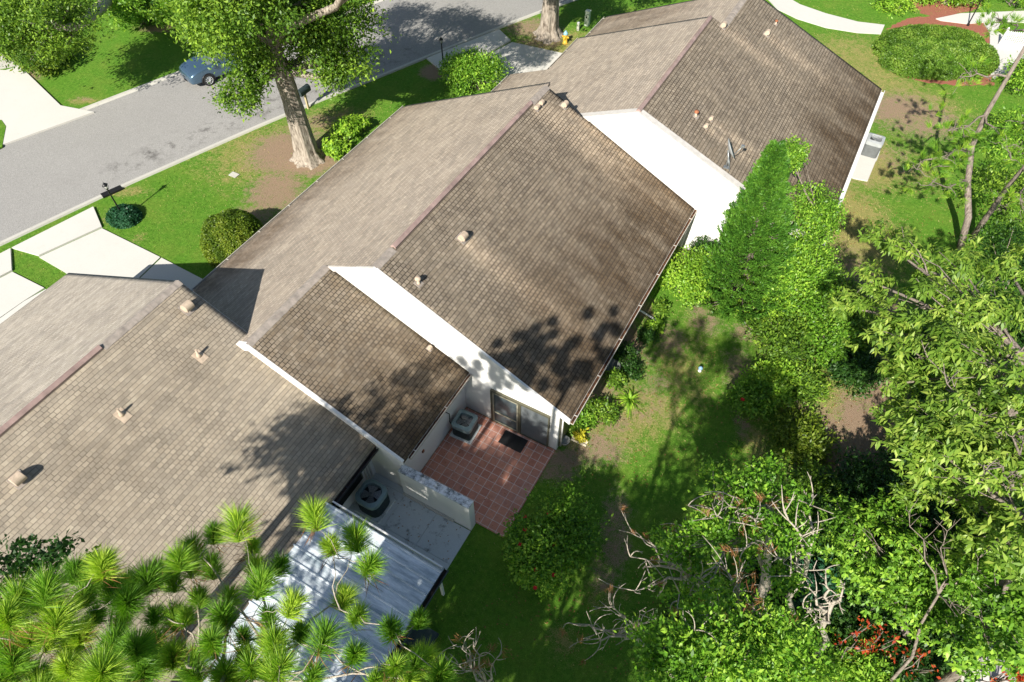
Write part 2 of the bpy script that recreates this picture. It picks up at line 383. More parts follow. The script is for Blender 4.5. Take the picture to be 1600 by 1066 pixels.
soil=blob(XX,YY,[((452,238),2.4,2.2,1.15),((480,244),2.1,1.8,1.35),((430,300),1.6,2.0,1.05),((395,340),1.2,1.2,.9),((500,190),1.6,1.0,.75),((830,45),2.2,1.6,.9),((850,65),2.0,1.2,.75),
 ((1300,170),1.7,2.2,.8),((1400,170),3,2.0,.95),((1440,190),3,2,.85),((1330,250),1.2,3,.6),((1400,250),1.5,2,.6),((1320,400),1.2,1.6,.6),((1350,440),1.2,1.6,.9),((1380,470),1,1.2,1),
 ((1100,500),.8,1.2,.8),((1170,520),1.0,.8,.8),((1160,590),.8,1.6,.9),((1090,400),1,1.5,.9),((1230,560),1.2,1.5,.8),((1380,620),1.0,2.4,1.25),((1350,680),.9,2,1.3),((1300,700),1.0,1.8,1.2),((1270,740),1,1,.95),((1260,660),.6,1.2,1.0),((1330,760),.8,1,.9),
 ((1000,480),1.0,.8,.9),((930,700),1.3,.9,.9),((880,720),.8,.6,1.),((960,660),.9,.6,.75),((1020,600),1.1,1.0,.65),((1010,640),1.2,.9,.6),((930,610),1.0,1.8,.9),((985,530),.8,1.2,1.0),((1050,530),.8,1.2,.75),((870,740),1,.5,.8),((965,800),.6,1.0,.8),((962,850),.6,1.2,.85),((945,900),.6,.8,.75),
 ((740,1000),1,1.5,.3),((1000,560),1,.8,.6),((1540,1040),1,1,1.2),((1500,1060),1,1,1.1),((250,45),1.6,.6,1),((300,62),1.,.5,.9),((50,115),1.0,.8,1.),((130,155),.9,.3,.6),((680,112),.9,.9,1.4),((190,335),1.1,.9,.5),((1420,215),.6,2.5,.4),((1160,660),.5,.9,.7)])
rm=soil.copy()
dry=blob(XX,YY,[((420,240),4.2,3.6,.75),((520,190),2.6,1.8,.75),((190,160),1.4,.5,.8),((130,158),1.2,.4,.8),((200,300),1.4,.5,.7),((180,345),.9,.5,.6),((215,372),.6,.5,.6),((860,70),3,1.8,.8),((870,60),3,1.5,.7),
 ((1330,90),4,3.5,.72),((1300,130),2.6,3.5,.8),((1380,130),3,3,.75),((1330,350),2.4,4,.9),((1350,250),2.4,3,.9),((1330,440),2,2.5,.9),((1430,170),3.4,3,.8),((1420,260),2.4,3,.6),((1060,560),1.6,2.6,.62),((1000,640),2.2,1.6,.75),((960,670),1.6,1.6,.75),((1080,610),1.4,1,.6),((1000,520),1.2,1.4,.6),
 ((1240,600),1.6,2,.75),((1330,660),2,3,.8),((1290,760),1.8,1.4,.8),((1180,690),.8,1.2,.7),((300,500),3,3,.2),((1480,20),3,2,.5),((940,930),1,.6,.6),((880,1000),.6,.8,.6)])
dry=np.maximum(dry,.32*fbm(XX,YY,5,2)+.02)
mul=np.zeros_like(XX)
def smask(pix): return in_poly(XX,YY,[(P(*p).x,P(*p).y) for p in pix])
mul[smask([(1366,75),(1385,45),(1420,28),(1470,24),(1520,20),(1560,45),(1548,90),(1552,133),(1500,134),(1440,128),(1400,115),(1380,100)])]=1
mul[smask([(1418,-5),(1540,-5),(1530,14),(1500,20),(1470,26),(1440,22)])]=1
mul[smask([(1590,180),(1640,170),(1640,230),(1592,200)])]=1
idx=np.arange(XX.size).reshape(XX.shape)
F=np.stack([idx[:-1,:-1],idx[:-1,1:],idx[1:,1:],idx[1:,:-1]],-1).reshape(-1,4)
gr=np_mesh('ground',np.stack([XX,YY,gz],-1).reshape(-1,3),F,M['lawn'],attrs={'soil':soil.ravel(),'dry':dry.ravel(),'mulch':mul.ravel()})
tag(gr,kind='structure')

# ------------------------------------------------------------------ road, kerbs, drives, paths
near=[P(*q) for q in ((0,378),(100,331),(200,284),(300,240),(400,196),(500,154),(600,114),(700,73),(800,33),(850,14))]
near=[near[0]+(near[0]-near[1])*k for k in (6,3,1)]+near+[near[-1]+(near[-1]-near[-2])*k+Vector((.12*k*k,0,0)) for k in (1,3,7,14)]
farl=[]
for i,p in enumerate(near):
    d=(near[min(i+1,len(near)-1)]-near[max(i-1,0)]).normalized(); nrm=Vector((-d.y,d.x,0)); farl.append(p+nrm*7.75)
def resample(pl,step=.8):
    out=[pl[0]]
    for a,b2 in zip(pl[:-1],pl[1:]):
        n=max(1,int((b2-a).length/step)); out+= [a+(b2-a)*(k+1)/n for k in range(n)]
    return out
def strip(a,b2,z,nx=10):
    vs=[];n=len(a)
    for i in range(n):
        for k in range(nx+1):
            p=a[i]+(b2[i]-a[i])*k/nx; vs.append((p.x,p.y,z))
    id_=np.arange(n*(nx+1)).reshape(n,nx+1)
    return np.array(vs),np.stack([id_[:-1,:-1],id_[:-1,1:],id_[1:,1:],id_[1:,:-1]],-1).reshape(-1,4)[:, ::-1]
nr=resample(near); fr=[]
for i,p in enumerate(nr):
    d=(nr[min(i+1,len(nr)-1)]-nr[max(i-1,0)]).normalized(); fr.append(p+Vector((-d.y,d.x,0))*7.75)
sv,sf=strip(nr,fr,.012)
dk=P(420,170); t=np.tile(np.arange(11)/10,len(nr))
crack=np.clip(1.25-np.abs(t-.17)/.12,0,1)*sst(12,17,sv[:,1])*(1-sst(30,36,sv[:,1]))*.9
road=np_mesh('road',sv,sf,M['asphalt'],attrs={'crack':crack}); tag(road,kind='structure')
def kerb(line,sgn,nm):
    mb=MB(); a=line; nl=len(a); rows=[]
    prof=((0,.014),(.08,.05),(.13,.085),(.30,.085),(.33,.0))
    for i,p in enumerate(a):
        d=(a[min(i+1,nl-1)]-a[max(i-1,0)]).normalized(); nn=Vector((d.y,-d.x,0))*sgn
        rows.append([p+nn*x+Vector((0,0,z)) for x,z in prof])
    k=len(prof)
    mb.add([v for r in rows for v in r],[(i*k+j,i*k+j+1,(i+1)*k+j+1,(i+1)*k+j) if sgn>0 else (i*k+j,(i+1)*k+j,(i+1)*k+j+1,i*k+j+1) for i in range(nl-1) for j in range(k-1)])
    return tag(mb.build(nm,M['kerb']),kind='structure')
kerb(nr,1,'kerb'); kerb(fr,-1,'kerb')

def slab(name,pix,mat,z0,z1,kind='structure',z=0,label=None,cat=None):
    mb=MB(); mb.prism([(P(*q,z).x,P(*q,z).y) if len(q)==2 else q[:2] for q in pix],z0,z1)
    return tag(mb.build(name,mat),label,cat,kind=kind)
# drives of the left house (pixel outlines on the ground); joints are real gaps between slabs
slab('driveway',[(20,389),(147,325),(160,356),(62,401)],M['concrete'],-.05,.095)
slab('driveway',[(62,403),(160,358),(251,403),(205,447),(180,480),(100,425)],M['concrete'],-.05,.05)
slab('driveway',[(253,404),(340,449),(420,500),(300,560),(182,481),(206,449)],M['concrete'],-.05,.05)
slab('driveway',[(-60,430),(18,390),(20,424),(-60,466)],M['concrete'],-.05,.095)
slab('driveway',[(-60,468),(20,426),(70,451),(40,470),(-60,540)],M['concrete'],-.05,.05)
slab('driveway',[(-60,542),(38,472),(72,453),(110,470),(60,560),(-60,640)],M['concrete'],-.05,.045)
slab('driveway',[(-60,108),(10,112),(32,105),(96,167),(148,177),(104,193),(0,230),(-70,255)],M['concrete'],-.05,.095)
slab('driveway',[(-90,255),(-60,108),(-160,80),(-260,160)],M['concrete'],-.05,.05)
slab('pavement',[(-120,90),(-60,50),(10,68),(30,103),(-60,120)],M['kerb'],-.05,.055)
slab('lawn_strip',[(-30,190),(4,190),(11,200),(5,232),(-20,245)],M['lawn'],.04,.11)
# drive of the right house
slab('driveway',[(667,93),(780,48),(798,65),(757,87),(690,112)],M['concrete'],-.05,.095)
slab('driveway',[(758,89),(800,67),(878,84),(900,110),(820,130),(700,130),(692,112)],M['concrete'],-.05,.05)
# curved walk and paved patch at the top right
slab('path',[(1180,-20),(1202,2),(1214,15),(1245,30),(1290,44),(1340,52),(1376,54),(1382,40),(1340,35),(1290,22),(1250,8),(1215,-12)],M['concrete'],-.05,.05)
slab('path',[(1462,30),(1500,22),(1600,18),(1680,12),(1680,36),(1600,36),(1560,34),(1510,38),(1470,33)],M['concrete'],-.05,.05)
slab('path',[(1536,36),(1562,38),(1558,50),(1585,70),(1600,78),(1605,105),(1590,110),(1553,124),(1528,95),(1546,70),(1546,52)],M['concrete'],-.05,.06)
slab('path',[(1330,243),(1371,245),(1355,284),(1334,280),(1318,272)],M['concrete'],-.05,.07)
# ------------------------------------------------------------------ houses
def roof_panel(name, mat, parent, x_hi, z_hi, x_lo, y0, y1, slope, stain=None, rust=None, clean=(), thick=.14, cut=None, ysplit=(), xsplit=()):
    """one sloping side of a roof, ridge at x_hi, falling to x_lo; grid top + closed edges"""
    sg=1 if x_lo>x_hi else -1; run=abs(x_lo-x_hi); L=run*math.hypot(1,slope)
    nu=max(2,int((y1-y0)/.22)); nv=max(2,int(run/.2))
    ys=np.unique(np.concatenate([np.linspace(y0,y1,nu+1),ysplit])); ts=np.unique(np.concatenate([np.linspace(0,1,nv+1),[abs(q-x_hi)/run for q in xsplit]])); nu=len(ys)-1; nv=len(ts)-1; T,Yg=np.meshgrid(ts,ys)
    X=x_hi+sg*run*T; Z=z_hi-slope*run*T
    top=np.stack([X,Yg,Z],-1).reshape(-1,3); bot=top-np.array([0,0,thick])
    n=len(top); id_=np.arange(n).reshape(nu+1,nv+1)
    f=np.stack([id_[:-1,:-1],id_[:-1,1:],id_[1:,1:],id_[1:,:-1]],-1).reshape(-1,4)
    if sg<0: f=f[:,::-1]
    fs=[f, f[:,::-1]+n]
    def edge(a,flip):
        q=np.stack([a[:-1],a[1:],a[1:]+n,a[:-1]+n],-1)
        return q[:,::-1] if flip else q
    if cut:
        keep=~cut(top[f].mean(1)); fs=[f[keep],f[keep][:,::-1]+n]
    fl=sg>0
    es=[edge(id_[0,:],fl),edge(id_[-1,:],not fl),edge(id_[:,0],not fl),edge(id_[:,-1],fl)]
    if cut: es=[e[~cut(top[e%n].mean(1))] for e in es]
    fs+=es
    V=np.vstack([top,bot]); uv=np.stack([Yg.ravel()+50,(T*L).ravel()],-1); uv=np.vstack([uv,uv])
    st=(stain(X,Yg,T) if stain else np.zeros_like(X)).ravel(); ru=(rust(X,Yg,T) if rust else np.zeros_like(X)).ravel()
    cl=np.zeros_like(X)
    for (cx,cy,wd,ln,k) in clean:
        d=(X-cx)*sg; cl=np.maximum(cl,k*1.2*sst(0,.12,d)*np.clip(1-d/ln,0,1)**.7*np.exp(-((Yg-cy)/(wd*(1+.12*d)))**2))
    cl=cl.ravel()
    # underside a hair inside so nothing is coplanar
    return np_mesh(name,V,np.vstack(fs),mat,parent,attrs={'stain':np.tile(st,2),'rust':np.tile(ru,2),'clean':np.tile(cl,2)},uv=uv)

def gable_block(mb, xl, zl, xr, zr, xp, zp, y0, y1):
    mb.extr_y([(xl,0),(xr,0),(xr,zr),(xp,zp),(xl,zl)],y0,y1)

def ridge_vent(parent,x,z,y0,y1,s1,s2):
    mb=MB(); w_=.10
    pts=[(x-w_,z-s1*w_+.012),(x-w_,z-s1*w_+.075),(x,z+.115),(x+w_,z-s2*w_+.075),(x+w_,z-s2*w_+.012),(x,z+.02)]
    mb.extr_y(pts,y0,y1); 
    for k in range(int((y1-y0)/1.2)):
        yy=y0+1.2*(k+1); mb.extr_y([(a,b2+.006) for a,b2 in pts[1:4]]+[(x,z+.03)],yy,yy+.05)
    return mb.build('ridge_vent',M['vent_red'],parent)
def ridge_cap(parent,x,z,y0,y1,s1,s2,mat=None):
    mb=MB(); w_=.17; n=max(1,int((y1-y0)/.2)); 
    for k in range(n):
        a=y0+(y1-y0)*k/n; c=y0+(y1-y0)*(k+1)/n; h=.012+.01*(k%2)+random.uniform(0,.004)
        mb.extr_y([(x-w_,z-s1*w_+h-.012),(x-w_,z-s1*w_+h),(x,z+h+.01),(x+w_,z-s2*w_+h),(x+w_,z-s2*w_+h-.012),(x,z-.01)],a,c)
    return mb.build('ridge_cap',mat or M['cap'],parent)
def rake(parent,xa,za,xb,zb,y,wd=.2,mat=None,name='rake_trim',drop=.26,up_=.02,out=.04):
    """board along a gable edge: a vertical face at y-out and a flat top of width wd lying on the roof"""
    mb=MB(); d=Vector((xb-xa,0,zb-za)); n=6; 
    vs=[(xa,y-out,za+up_),(xb,y-out,zb+up_),(xb,y+wd,zb+up_),(xa,y+wd,za+up_),(xa,y-out,za-drop),(xb,y-out,zb-drop),(xb,y+wd,zb-.01),(xa,y+wd,za-.01),(xb,y-out+.05,zb-drop),(xa,y-out+.05,za-drop)]
    fs=[(0,1,2,3),(4,5,1,0),(3,2,6,7),(4,9,8,5),(0,3,7,9,4),(1,5,8,6,2),(9,7,6,8)]
    if xb<xa: fs=[f[::-1] for f in fs]
    mb.add(vs,fs); return mb.build(name,mat or M['trim_grey'],parent)
def gutter(parent,x,z,y0,y1,wd=.13,col='fascia',fill='litter',sg=1):
    mb=MB(); t=.012
    mb.extr_y([(x,z),(x+sg*t,z),(x+sg*t,z-.1),(x+sg*(wd-t),z-.1),(x+sg*(wd-t),z+.02),(x+sg*(wd+.012),z+.02),(x+sg*wd,z-.115),(x,z-.115)],y0,y1)
    n=int((y1-y0)/1.9)
    for k in range(n+1):
        yy=y0+.3+k*1.9
        if yy<y1: mb.box((x+sg*wd/2,yy,z+.012),(wd,.035,.014))
    g=mb.build('gutter',M[col],parent)
    if fill:
        mb=MB(); n=int((y1-y0)/.12)
        for k in range(n):
            a=y0+.02+(y1-y0-.04)*k/n; c=y0+.02+(y1-y0-.04)*(k+1)/n; h=random.uniform(-.06,-.015)
            mb.extr_y([(x+sg*(t+.002),z-.095),(x+sg*(wd-t-.002),z-.095),(x+sg*(wd-t-.002),z+h),(x+sg*(t+.002),z+h+.01)],a,c)
        mb.build('leaf_litter',M[fill],g)
    return g

def gooseneck(parent,p,slope,sg,s=1.0,mat=None,rz=0):
    s=s*.82
    """round-hooded exhaust vent on a flashing plate, hood turned down slope"""
    mat=mat or M['vent_tan']; o=Vector(p); rot=Matrix.Rotation(math.atan(slope)*sg,3,'Y')
    fl_=MB(); fl_.box(o+rot@Vector((0,0,.012)),(.42*s,.38*s,.02),M=rot); fl_.build('flashing',M['cap'],parent); mb=MB()
    # neck + half-cylinder hood
    n=9; r=.15*s; hw=.15*s; prof=[(-r*.95,0)]+[(-r*math.cos(a),.16*s+r*math.sin(a)) for a in np.linspace(0,math.pi*.92,n)]+[(r*.95,.1*s),(r*.55,.1*s),(r*.5,.0)]
    vs=[o+rot@Vector((a*sg,y,b2)) for y in (-hw,hw) for a,b2 in prof]; k=len(prof)
    fs=[tuple(range(k)),tuple(range(2*k-1,k-1,-1))]+[((i+1)%k,i,i+k,(i+1)%k+k) for i in range(k)]
    if sg<0: fs=[f[::-1] for f in fs]
    mb.add(vs,fs); return mb.build('roof_vent',mat,parent,.01)
def mushroom(parent,p,slope,sg,s=1.0,mat=None,capmat=None):
    s=s*.8
    o=Vector(p); rot=Matrix.Rotation(math.atan(slope)*sg,3,'Y'); mb=MB()
    fl_=MB(); fl_.box(o+rot@Vector((0,0,.01)),(.36*s,.34*s,.018),M=rot); fl_.build('flashing',M['cap'],parent)
    mb.lathe(o,[(.09*s,-.03),(.09*s,.04),(.065*s,.06),(.06*s,.30*s)],12)
    v=mb.build('roof_vent',mat or M['vent_tan'],parent)
    mb=MB(); mb.lathe(o,[(.12*s,.26*s),(.145*s,.28*s),(.14*s,.33*s),(.09*s,.39*s),(.02*s,.41*s)],14); mb.build('cap',capmat or mat or M['vent_tan'],v)
    return v
def pipe(parent,p,slope,sg,h=.3,r=.035):
    o=Vector(p); rot=Matrix.Rotation(math.atan(slope)*sg,3,'Y'); mb=MB()
    mb.box(o+rot@Vector((.04*sg,0,.01)),(.42,.30,.014),M=rot); mb.lathe(o,[(.085,-.02),(.075,.05),(.045,.1),(r,.11),(r,h),(r*.75,h),(r*.7,h-.05)],12)
    return mb.build('roof_vent',M['vent_tan'],parent)

# weathering fields (dark algae growth on the slopes facing the yard)
def st_right(amount,lo=.25):
    def f(X,Y,T):
        n=fbm(X*.5,Y,3.2,1); return np.clip(amount*(sst(lo,1.0,T)*1.15+ (n-.5)*.75),0,1)
    return f
def st_left(amount):
    def f(X,Y,T): return np.clip(amount*(sst(.72,1.0,T)*1.1+(fbm(X,Y,2.5,5)-.55)*1.2),0,1)
    return f

# ---- left house (unit nearest the bottom left)
H1=empty('house',(-17,-1,0),'low white villa with plain beige shingle roof at the lower left, pines in front','house')
mb=MB(); gable_block(mb,-24.45,2.2,-9.75,2.35,-16.7,5.88,-10,7.55)
mb.build('wall',M['stucco'],H1)
roof_h1=roof_panel('roof',M['shingle_u1'],H1,-16.7,6.1,-9.3,-10.2,7.85,.5,lambda X,Y,T:np.clip((fbm(X,Y,3.5,4)-.45)*1.0+sst(.75,1,T)*.35,0,1),lambda X,Y,T:.35*sst(.6,1,T))
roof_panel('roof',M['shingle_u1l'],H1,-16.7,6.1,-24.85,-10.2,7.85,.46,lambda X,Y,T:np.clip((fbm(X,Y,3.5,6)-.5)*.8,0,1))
ridge_vent(H1,-16.7,6.1,-8,4.75,.46,.5); ridge_cap(H1,-16.7,6.1,4.78,7.85,.46,.5)
gutter(H1,-9.28,2.36,-4,7.40,.11,'black','muck')
mb=MB(); mb.extr_y([(-16.7,6.07),(-9.3,2.37),(-9.3,2.2),(-16.7,5.90)],7.852,7.88); mb.extr_y([(-16.7,6.07),(-24.85,2.33),(-24.85,2.16),(-16.7,5.9)],7.852,7.88); mb.build('fascia',M['fascia'],H1)
PR=((-16.7,0,6.1),(.5,0,1))
for q,fn in (((293,482),lambda p:gooseneck(roof_h1,p,.5,1,1.25)),((30,750),lambda p:gooseneck(roof_h1,p,.5,1,1.25)),((311,556),lambda p:pipe(roof_h1,p,.5,1)),((190,648),lambda p:pipe(roof_h1,p,.5,1))):
    fn(PN(*q,*PR))
# window and doors under the eave
mb=MB(); mb.box((-9.735,5.9,1.45),(.05,1.9,1.5)); wf=mb.build('window',M['bronze'],H1)
mb=MB(); mb.box((-9.70,5.9,1.45),(.02,1.76,1.36)); mb.build('pane',M['dark_hole'],wf)
mb=MB(); 
for yy in (7.0,7.12,7.24): mb.box((-9.72,yy,1.2),(.06,.05,2.1))
mb.build('downspout',M['trim_grey'],H1)

# ---- middle house
H2=empty('house',(-12,15,0),'white stepped villa in the centre with dark weathered shingle roof and tiled patio','house')
mb=MB()
mb.extr_y([(-19.3,0),(-8.38,0),(-8.38,2.42),(-13.8,4.88),(-19.3,2.42)],7.45,11.5)
mb.extr_y([(-19.3,0),(-4.5,0),(-4.5,2.42),(-11.55,5.94),(-19.3,2.46)],11.44,23.77)
mb.build('wall',M['stucco'],H2)
vent_px2=[((722,373),'g',1.15),((654,443),'m',.95),((838,170),'g',.8),((845,163),'g',.8),((881,166),'g',1.0)]
cl2=[]
for q,ty,s in vent_px2:
    p=PN(*q,(-11.55,0,6.08),(.5,0,1)); 
    if ty=='g': cl2.append((p.x,p.y,.34,6.5,1.0))
roof_h2=roof_panel('roof',M['shingle_w'],H2,-11.55,6.08,-4.1,11.42,23.8,.495,st_right(.95,.15),lambda X,Y,T:.5*sst(.3,1,T)*(1-sst(12,16,Y)*.6)+.8*sst(22.9,23.8,Y),cl2)
for q,ty,s in vent_px2:
    p=PN(*q,(-11.55,0,6.08),(.495,0,1)); (gooseneck if ty=='g' else mushroom)(roof_h2,p,.495,1,s)
def st_l2(X,Y,T): return np.clip(sst(.66,.95,T+.25*(fbm(X,Y,1.2,8)-.5))*(.95-.5*sst(16,21,Y))+(fbm(X,Y,2.5,5)-.55)*.8+.5*(1-sst(.02,.25,np.abs(T-.86)))*0,0,1)
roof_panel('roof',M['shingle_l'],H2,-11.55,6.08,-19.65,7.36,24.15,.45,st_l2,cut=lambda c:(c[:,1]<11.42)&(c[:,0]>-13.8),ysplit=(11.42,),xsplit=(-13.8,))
xw=-13.8; zw=6.08-.45*(11.55-13.8)*-1
zw=6.08-.45*2.25
roof_wing=roof_panel('roof',M['shingle_w'],H2,xw,zw,-8.12,7.36,11.435,.455,st_right(.85,.1),lambda X,Y,T:.75*np.ones_like(X)*(1-.4*sst(9,11,Y))+.4*sst(10.8,11.4,Y))
gooseneck(roof_wing,PN(671,545,(xw,0,zw),(.455,0,1)),.455,1,.6)
ridge_vent(H2,-11.55,6.08,12.5,22.35,.45,.495); ridge_cap(H2,-11.55,6.08,22.38,23.8,.45,.495); ridge_cap(H2,-11.55,6.08,11.44,12.45,.45,.495)
ridge_cap(H2,xw,zw,7.40,11.40,.45,.455)
rake(H2,-11.55,6.08,-4.1,6.08-.495*7.45,11.42,.05,M['white'],drop=.2); rake(H2,xw+.05,zw-.03,-11.55,6.08,11.42,.03,M['trim_grey'],drop=.22)
rake(H2,xw-.6,zw-.27,xw,zw,7.36,.12,M['white']); rake(H2,xw,zw,-8.12,zw-.455*5.68,7.36,.06,M['white'],drop=.2)
g=gutter(H2,-4.09,2.37,11.4,23.85,.13,'fascia','litter')
gutter(H2,-8.11,2.43,7.6,11.42,.11,'fascia','litter')
gutter(H2,-19.66,2.40,7.4,24.1,.12,'fascia',None,-1)
# downspout at the near corner and a white pipe run into the bed
mb=MB(); mb.tube([(-4.03,11.6,2.3),(-4.15,11.6,2.1),(-4.42,11.62,1.9),(-4.42,11.62,.1)],.035,8); mb.build('downspout',M['white'],H2)
a=P(1003,487,.15); c=P(1029,503,.05); mb=MB(); mb.tube([(-4.45,a.y,2.0),(-4.42,a.y,.2),a,c],.045,8); mb.build('downspout',M['white'],H2)
# sliding door on the gable wall above the patio
dx0,dx1=-7.22,-4.83; yd=11.43
fr=MB()
for (x0,x1,z0,z1) in ((dx0,dx1,2.02,2.1),(dx0,dx1,.0,.07),(dx0,dx0+.08,.07,2.02),(dx1-.05,dx1,.07,2.02),((dx0+dx1)/2-.05,(dx0+dx1)/2+.05,.07,2.02)):
    fr.box(((x0+x1)/2,yd-.03,(z0+z1)/2),(x1-x0,.09,z1-z0))
sdoor=fr.build('sliding_door',M['bronze'],H2)
xm=(dx0+dx1)/2
mb=MB(); mb.box(((dx0+xm)/2+.015,yd-.005,1.045),(xm-dx0-.13,.03,1.95)); mb.build('pane',M['glass'],sdoor)
mb=MB()
for z in (.09,.72,1.93): mb.box(((dx0+xm)/2+.015,yd-.05,z+.02),(xm-dx0-.13,.03,.04))
mb.box((xm-.09,yd-.05,1.04),(.05,.03,1.95)); mb.box((dx0+.11,yd-.05,1.04),(.05,.03,1.95)); mb.build('glazing_bar',plain('pale_bronze',(.42,.40,.30),.4,.3),sdoor)
mb=MB(); mb.box(((dx1+xm)/2,yd-.01,1.045),(dx1-xm-.09,.035,1.94)); mb.build('insect_screen',M['screen'],sdoor)
mb=MB(); mb.box((-4.47,12.2,1.15),(.05,1.3,2.0)); mb.build('window',M['bronze'],H2)
# hose bib, cable and a hatch on the wing wall
mb=MB(); mb.lathe(Vector((-8.35,10.05,1.55)),[(.04,0),(.05,.02),(.03,.1)],8); mb.tube([(-8.33,10.1,1.5),(-8.30,10.25,1.2),(-8.31,10.22,.7),(-8.2,10.3,.25),(-8.0,10.3,.15)],.018,6); mb.build('cable',M['black'],H2)
mb=MB(); mb.box((-8.36,8.6,1.0),(.05,.1,.12)); mb.build('outlet_box',M['vent_rust'],H2)
mb=MB(); mb.box((-8.36,8.0,1.6),(.04,.12,.08)); mb.build('outlet_box',M['fascia'],H2)

# ---- right house and its far wing
H3=empty('house',(-6.5,30,0),'white gabled villa beyond the centre one, weathered roof with satellite dish','house')
mb=MB()
mb.extr_y([(-16.1,0),(.95,0),(.95,2.42),(-7.35,5.98),(-16.1,2.35)],23.83,29.2)
mb.extr_y([(-14.0,0),(.95,0),(.95,2.42),(-7.35,5.98),(-14.0,3.2)],29.2,32.9)
mb.extr_y([(-14.1,0),(.95,0),(.95,2.42),(-6.65,5.68),(-14.1,2.5)],32.9,37.2)
mb.build('wall',M['stucco'],H3)
vp3=[((1087,182),'r',.9),((1110,187),'g',.7),((1102,199),'g',.7),((1129,42),'g',1.0),((1197,54),'g',1.0),((1212,38),'r',.7)]
cl3=[]
for q,ty,s in vp3:
    p=PN(*q,(-7.35,0,6.15),(.42,0,1))
    if ty=='g': cl3.append((p.x,p.y,.22 if s<.8 else .4,5,.8))
roof_h3=roof_panel('roof',M['shingle_w'],H3,-7.35,6.15,1.28,23.8,37.35,.42,st_right(1.0,.45),lambda X,Y,T:.12*T,cl3,cut=lambda c:(c[:,1]>33)&(c[:,0]<-6.65),ysplit=(33.0,),xsplit=(-6.65,))
for q,ty,s in vp3:
    p=PN(*q,(-7.35,0,6.15),(.42,0,1))
    if ty=='r': mushroom(roof_h3,p,.42,1,s,M['vent_tan'],M['vent_rust'])
    else: gooseneck(roof_h3,p,.42,1,s)
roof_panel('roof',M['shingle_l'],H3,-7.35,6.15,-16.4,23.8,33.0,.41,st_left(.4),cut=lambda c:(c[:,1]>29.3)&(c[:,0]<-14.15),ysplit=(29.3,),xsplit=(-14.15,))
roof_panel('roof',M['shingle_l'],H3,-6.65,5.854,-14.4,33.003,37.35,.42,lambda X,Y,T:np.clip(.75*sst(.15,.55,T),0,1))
ridge_vent(H3,-7.35,6.15,23.85,32.85,.41,.42); ridge_cap(H3,-6.65,5.854,33.0,37.35,.42,.42)
rake(H3,-7.35,6.15,1.28,6.15-.42*8.63,23.8,.3,M['trim_grey']); rake(H3,-10.6,6.15-.41*3.25,-7.35,6.15,23.8,.3,M['trim_grey'])
gutter(H3,1.29,2.5,23.8,37.3,.15,'white',None)
gutter(H3,-16.42,2.38,24.2,29.2,.1,'fascia',None,-1); gutter(H3,-14.16,3.3,29.3,33.0,.1,'fascia',None,-1); gutter(H3,-14.42,2.55,33.0,37.3,.1,'fascia',None,-1)
for yy in (26,29.5,33.5):
    mb=MB(); mb.box((.965,yy,1.4),(.05,1.2,1.1)); mb.build('window',M['bronze'],H3)
mb=MB(); mb.box((-9.2,23.80,4.85),(.12,.06,.12)); mb.build('wall_light',M['vent_tan'],H3)

# ---- satellite dish on the right house
p=PN(1134,262,(-7.35,0,6.15),(.42,0,1)); sd_=empty('satellite_dish',p,'grey satellite dish standing on the right house roof beside the conifer','satellite dish')
mb=MB(); mb.box(p+Vector((0,0,.03)),(.25,.2,.02)); mb.tube([p,p+Vector((0,0,.45)),p+Vector((-.12,.1,.75))],.035,8); mb.tube([p+Vector((.2,-.15,.0)),p+Vector((0,0,.5))],.018,6); mb.build('mast',M['galv'],sd_)
D=Matrix.Rotation(math.radians(62),3,'X'); D=Matrix.Rotation(math.radians(115),3,'Z')@D
mb=MB(); mb.lathe(p+Vector((-.12,.1,.8)),[(.05,0),(.2,.02),(.36,.075),(.42,.11),(.42,.12),(.36,.09),(.2,.035),(.03,.015)],24,D); mb.build('dish',M['ac_grey'],sd_)
e_=p+Vector((-.12,.1,.8)); f_=e_+D@Vector((.0,-.1,.55)); mb=MB(); mb.tube([e_+D@Vector((0,-.4,.05)),f_],.018,6); mb.box(f_,(.14,.09,.09)); mb.build('feed_arm',M['galv'],sd_)

# ------------------------------------------------------------------ patios, privacy wall, patio cover
mb=MB(); mb.prism([(-8.36,7.58),(-4.52,7.58),(-4.52,11.41),(-8.36,11.41)],-.1,.05); tag(mb.build('patio',M['tile'],bevel=.02),kind='structure')
for (x0,x1,y0,y1) in ((-9.74,-8.42,7.23,7.44),(-9.74,-8.32,5.92,7.22),(-8.31,-6.98,5.92,7.22),(-6.97,-5.63,5.92,7.22),(-9.74,-8.32,4.4,5.91),(-8.31,-6.98,4.4,5.91),(-6.97,-5.63,4.4,5.91),(-9.74,-5.63,-3,4.39)):
    mb=MB(); mb.prism([(x0,y0),(x1,y0),(x1,y1),(x0,y1)],-.1,.06); tag(mb.build('patio',M['old_concrete']),kind='structure')
pw=empty('privacy_wall',(-7,7.4,0),'low white stucco wall with black-stained top between the two patios','wall')
mb=MB(); mb.prism([(-8.37,7.26),(-5.63,7.26),(-5.63,7.56),(-8.37,7.56)],0,1.72); mb.build('wall_body',M['stucco'],pw)
mb=MB(); mb.prism([(-8.372,7.255),(-5.625,7.255),(-5.625,7.565),(-8.372,7.565)],1.72,1.80); mb.build('coping',M['grimy'],pw,.01)
mb=MB(); mb.prism([(-8.37,7.19),(-6.3,7.19),(-6.3,7.258),(-8.37,7.258)],.06,.2); mb.build('plinth',M['kerb'],pw)
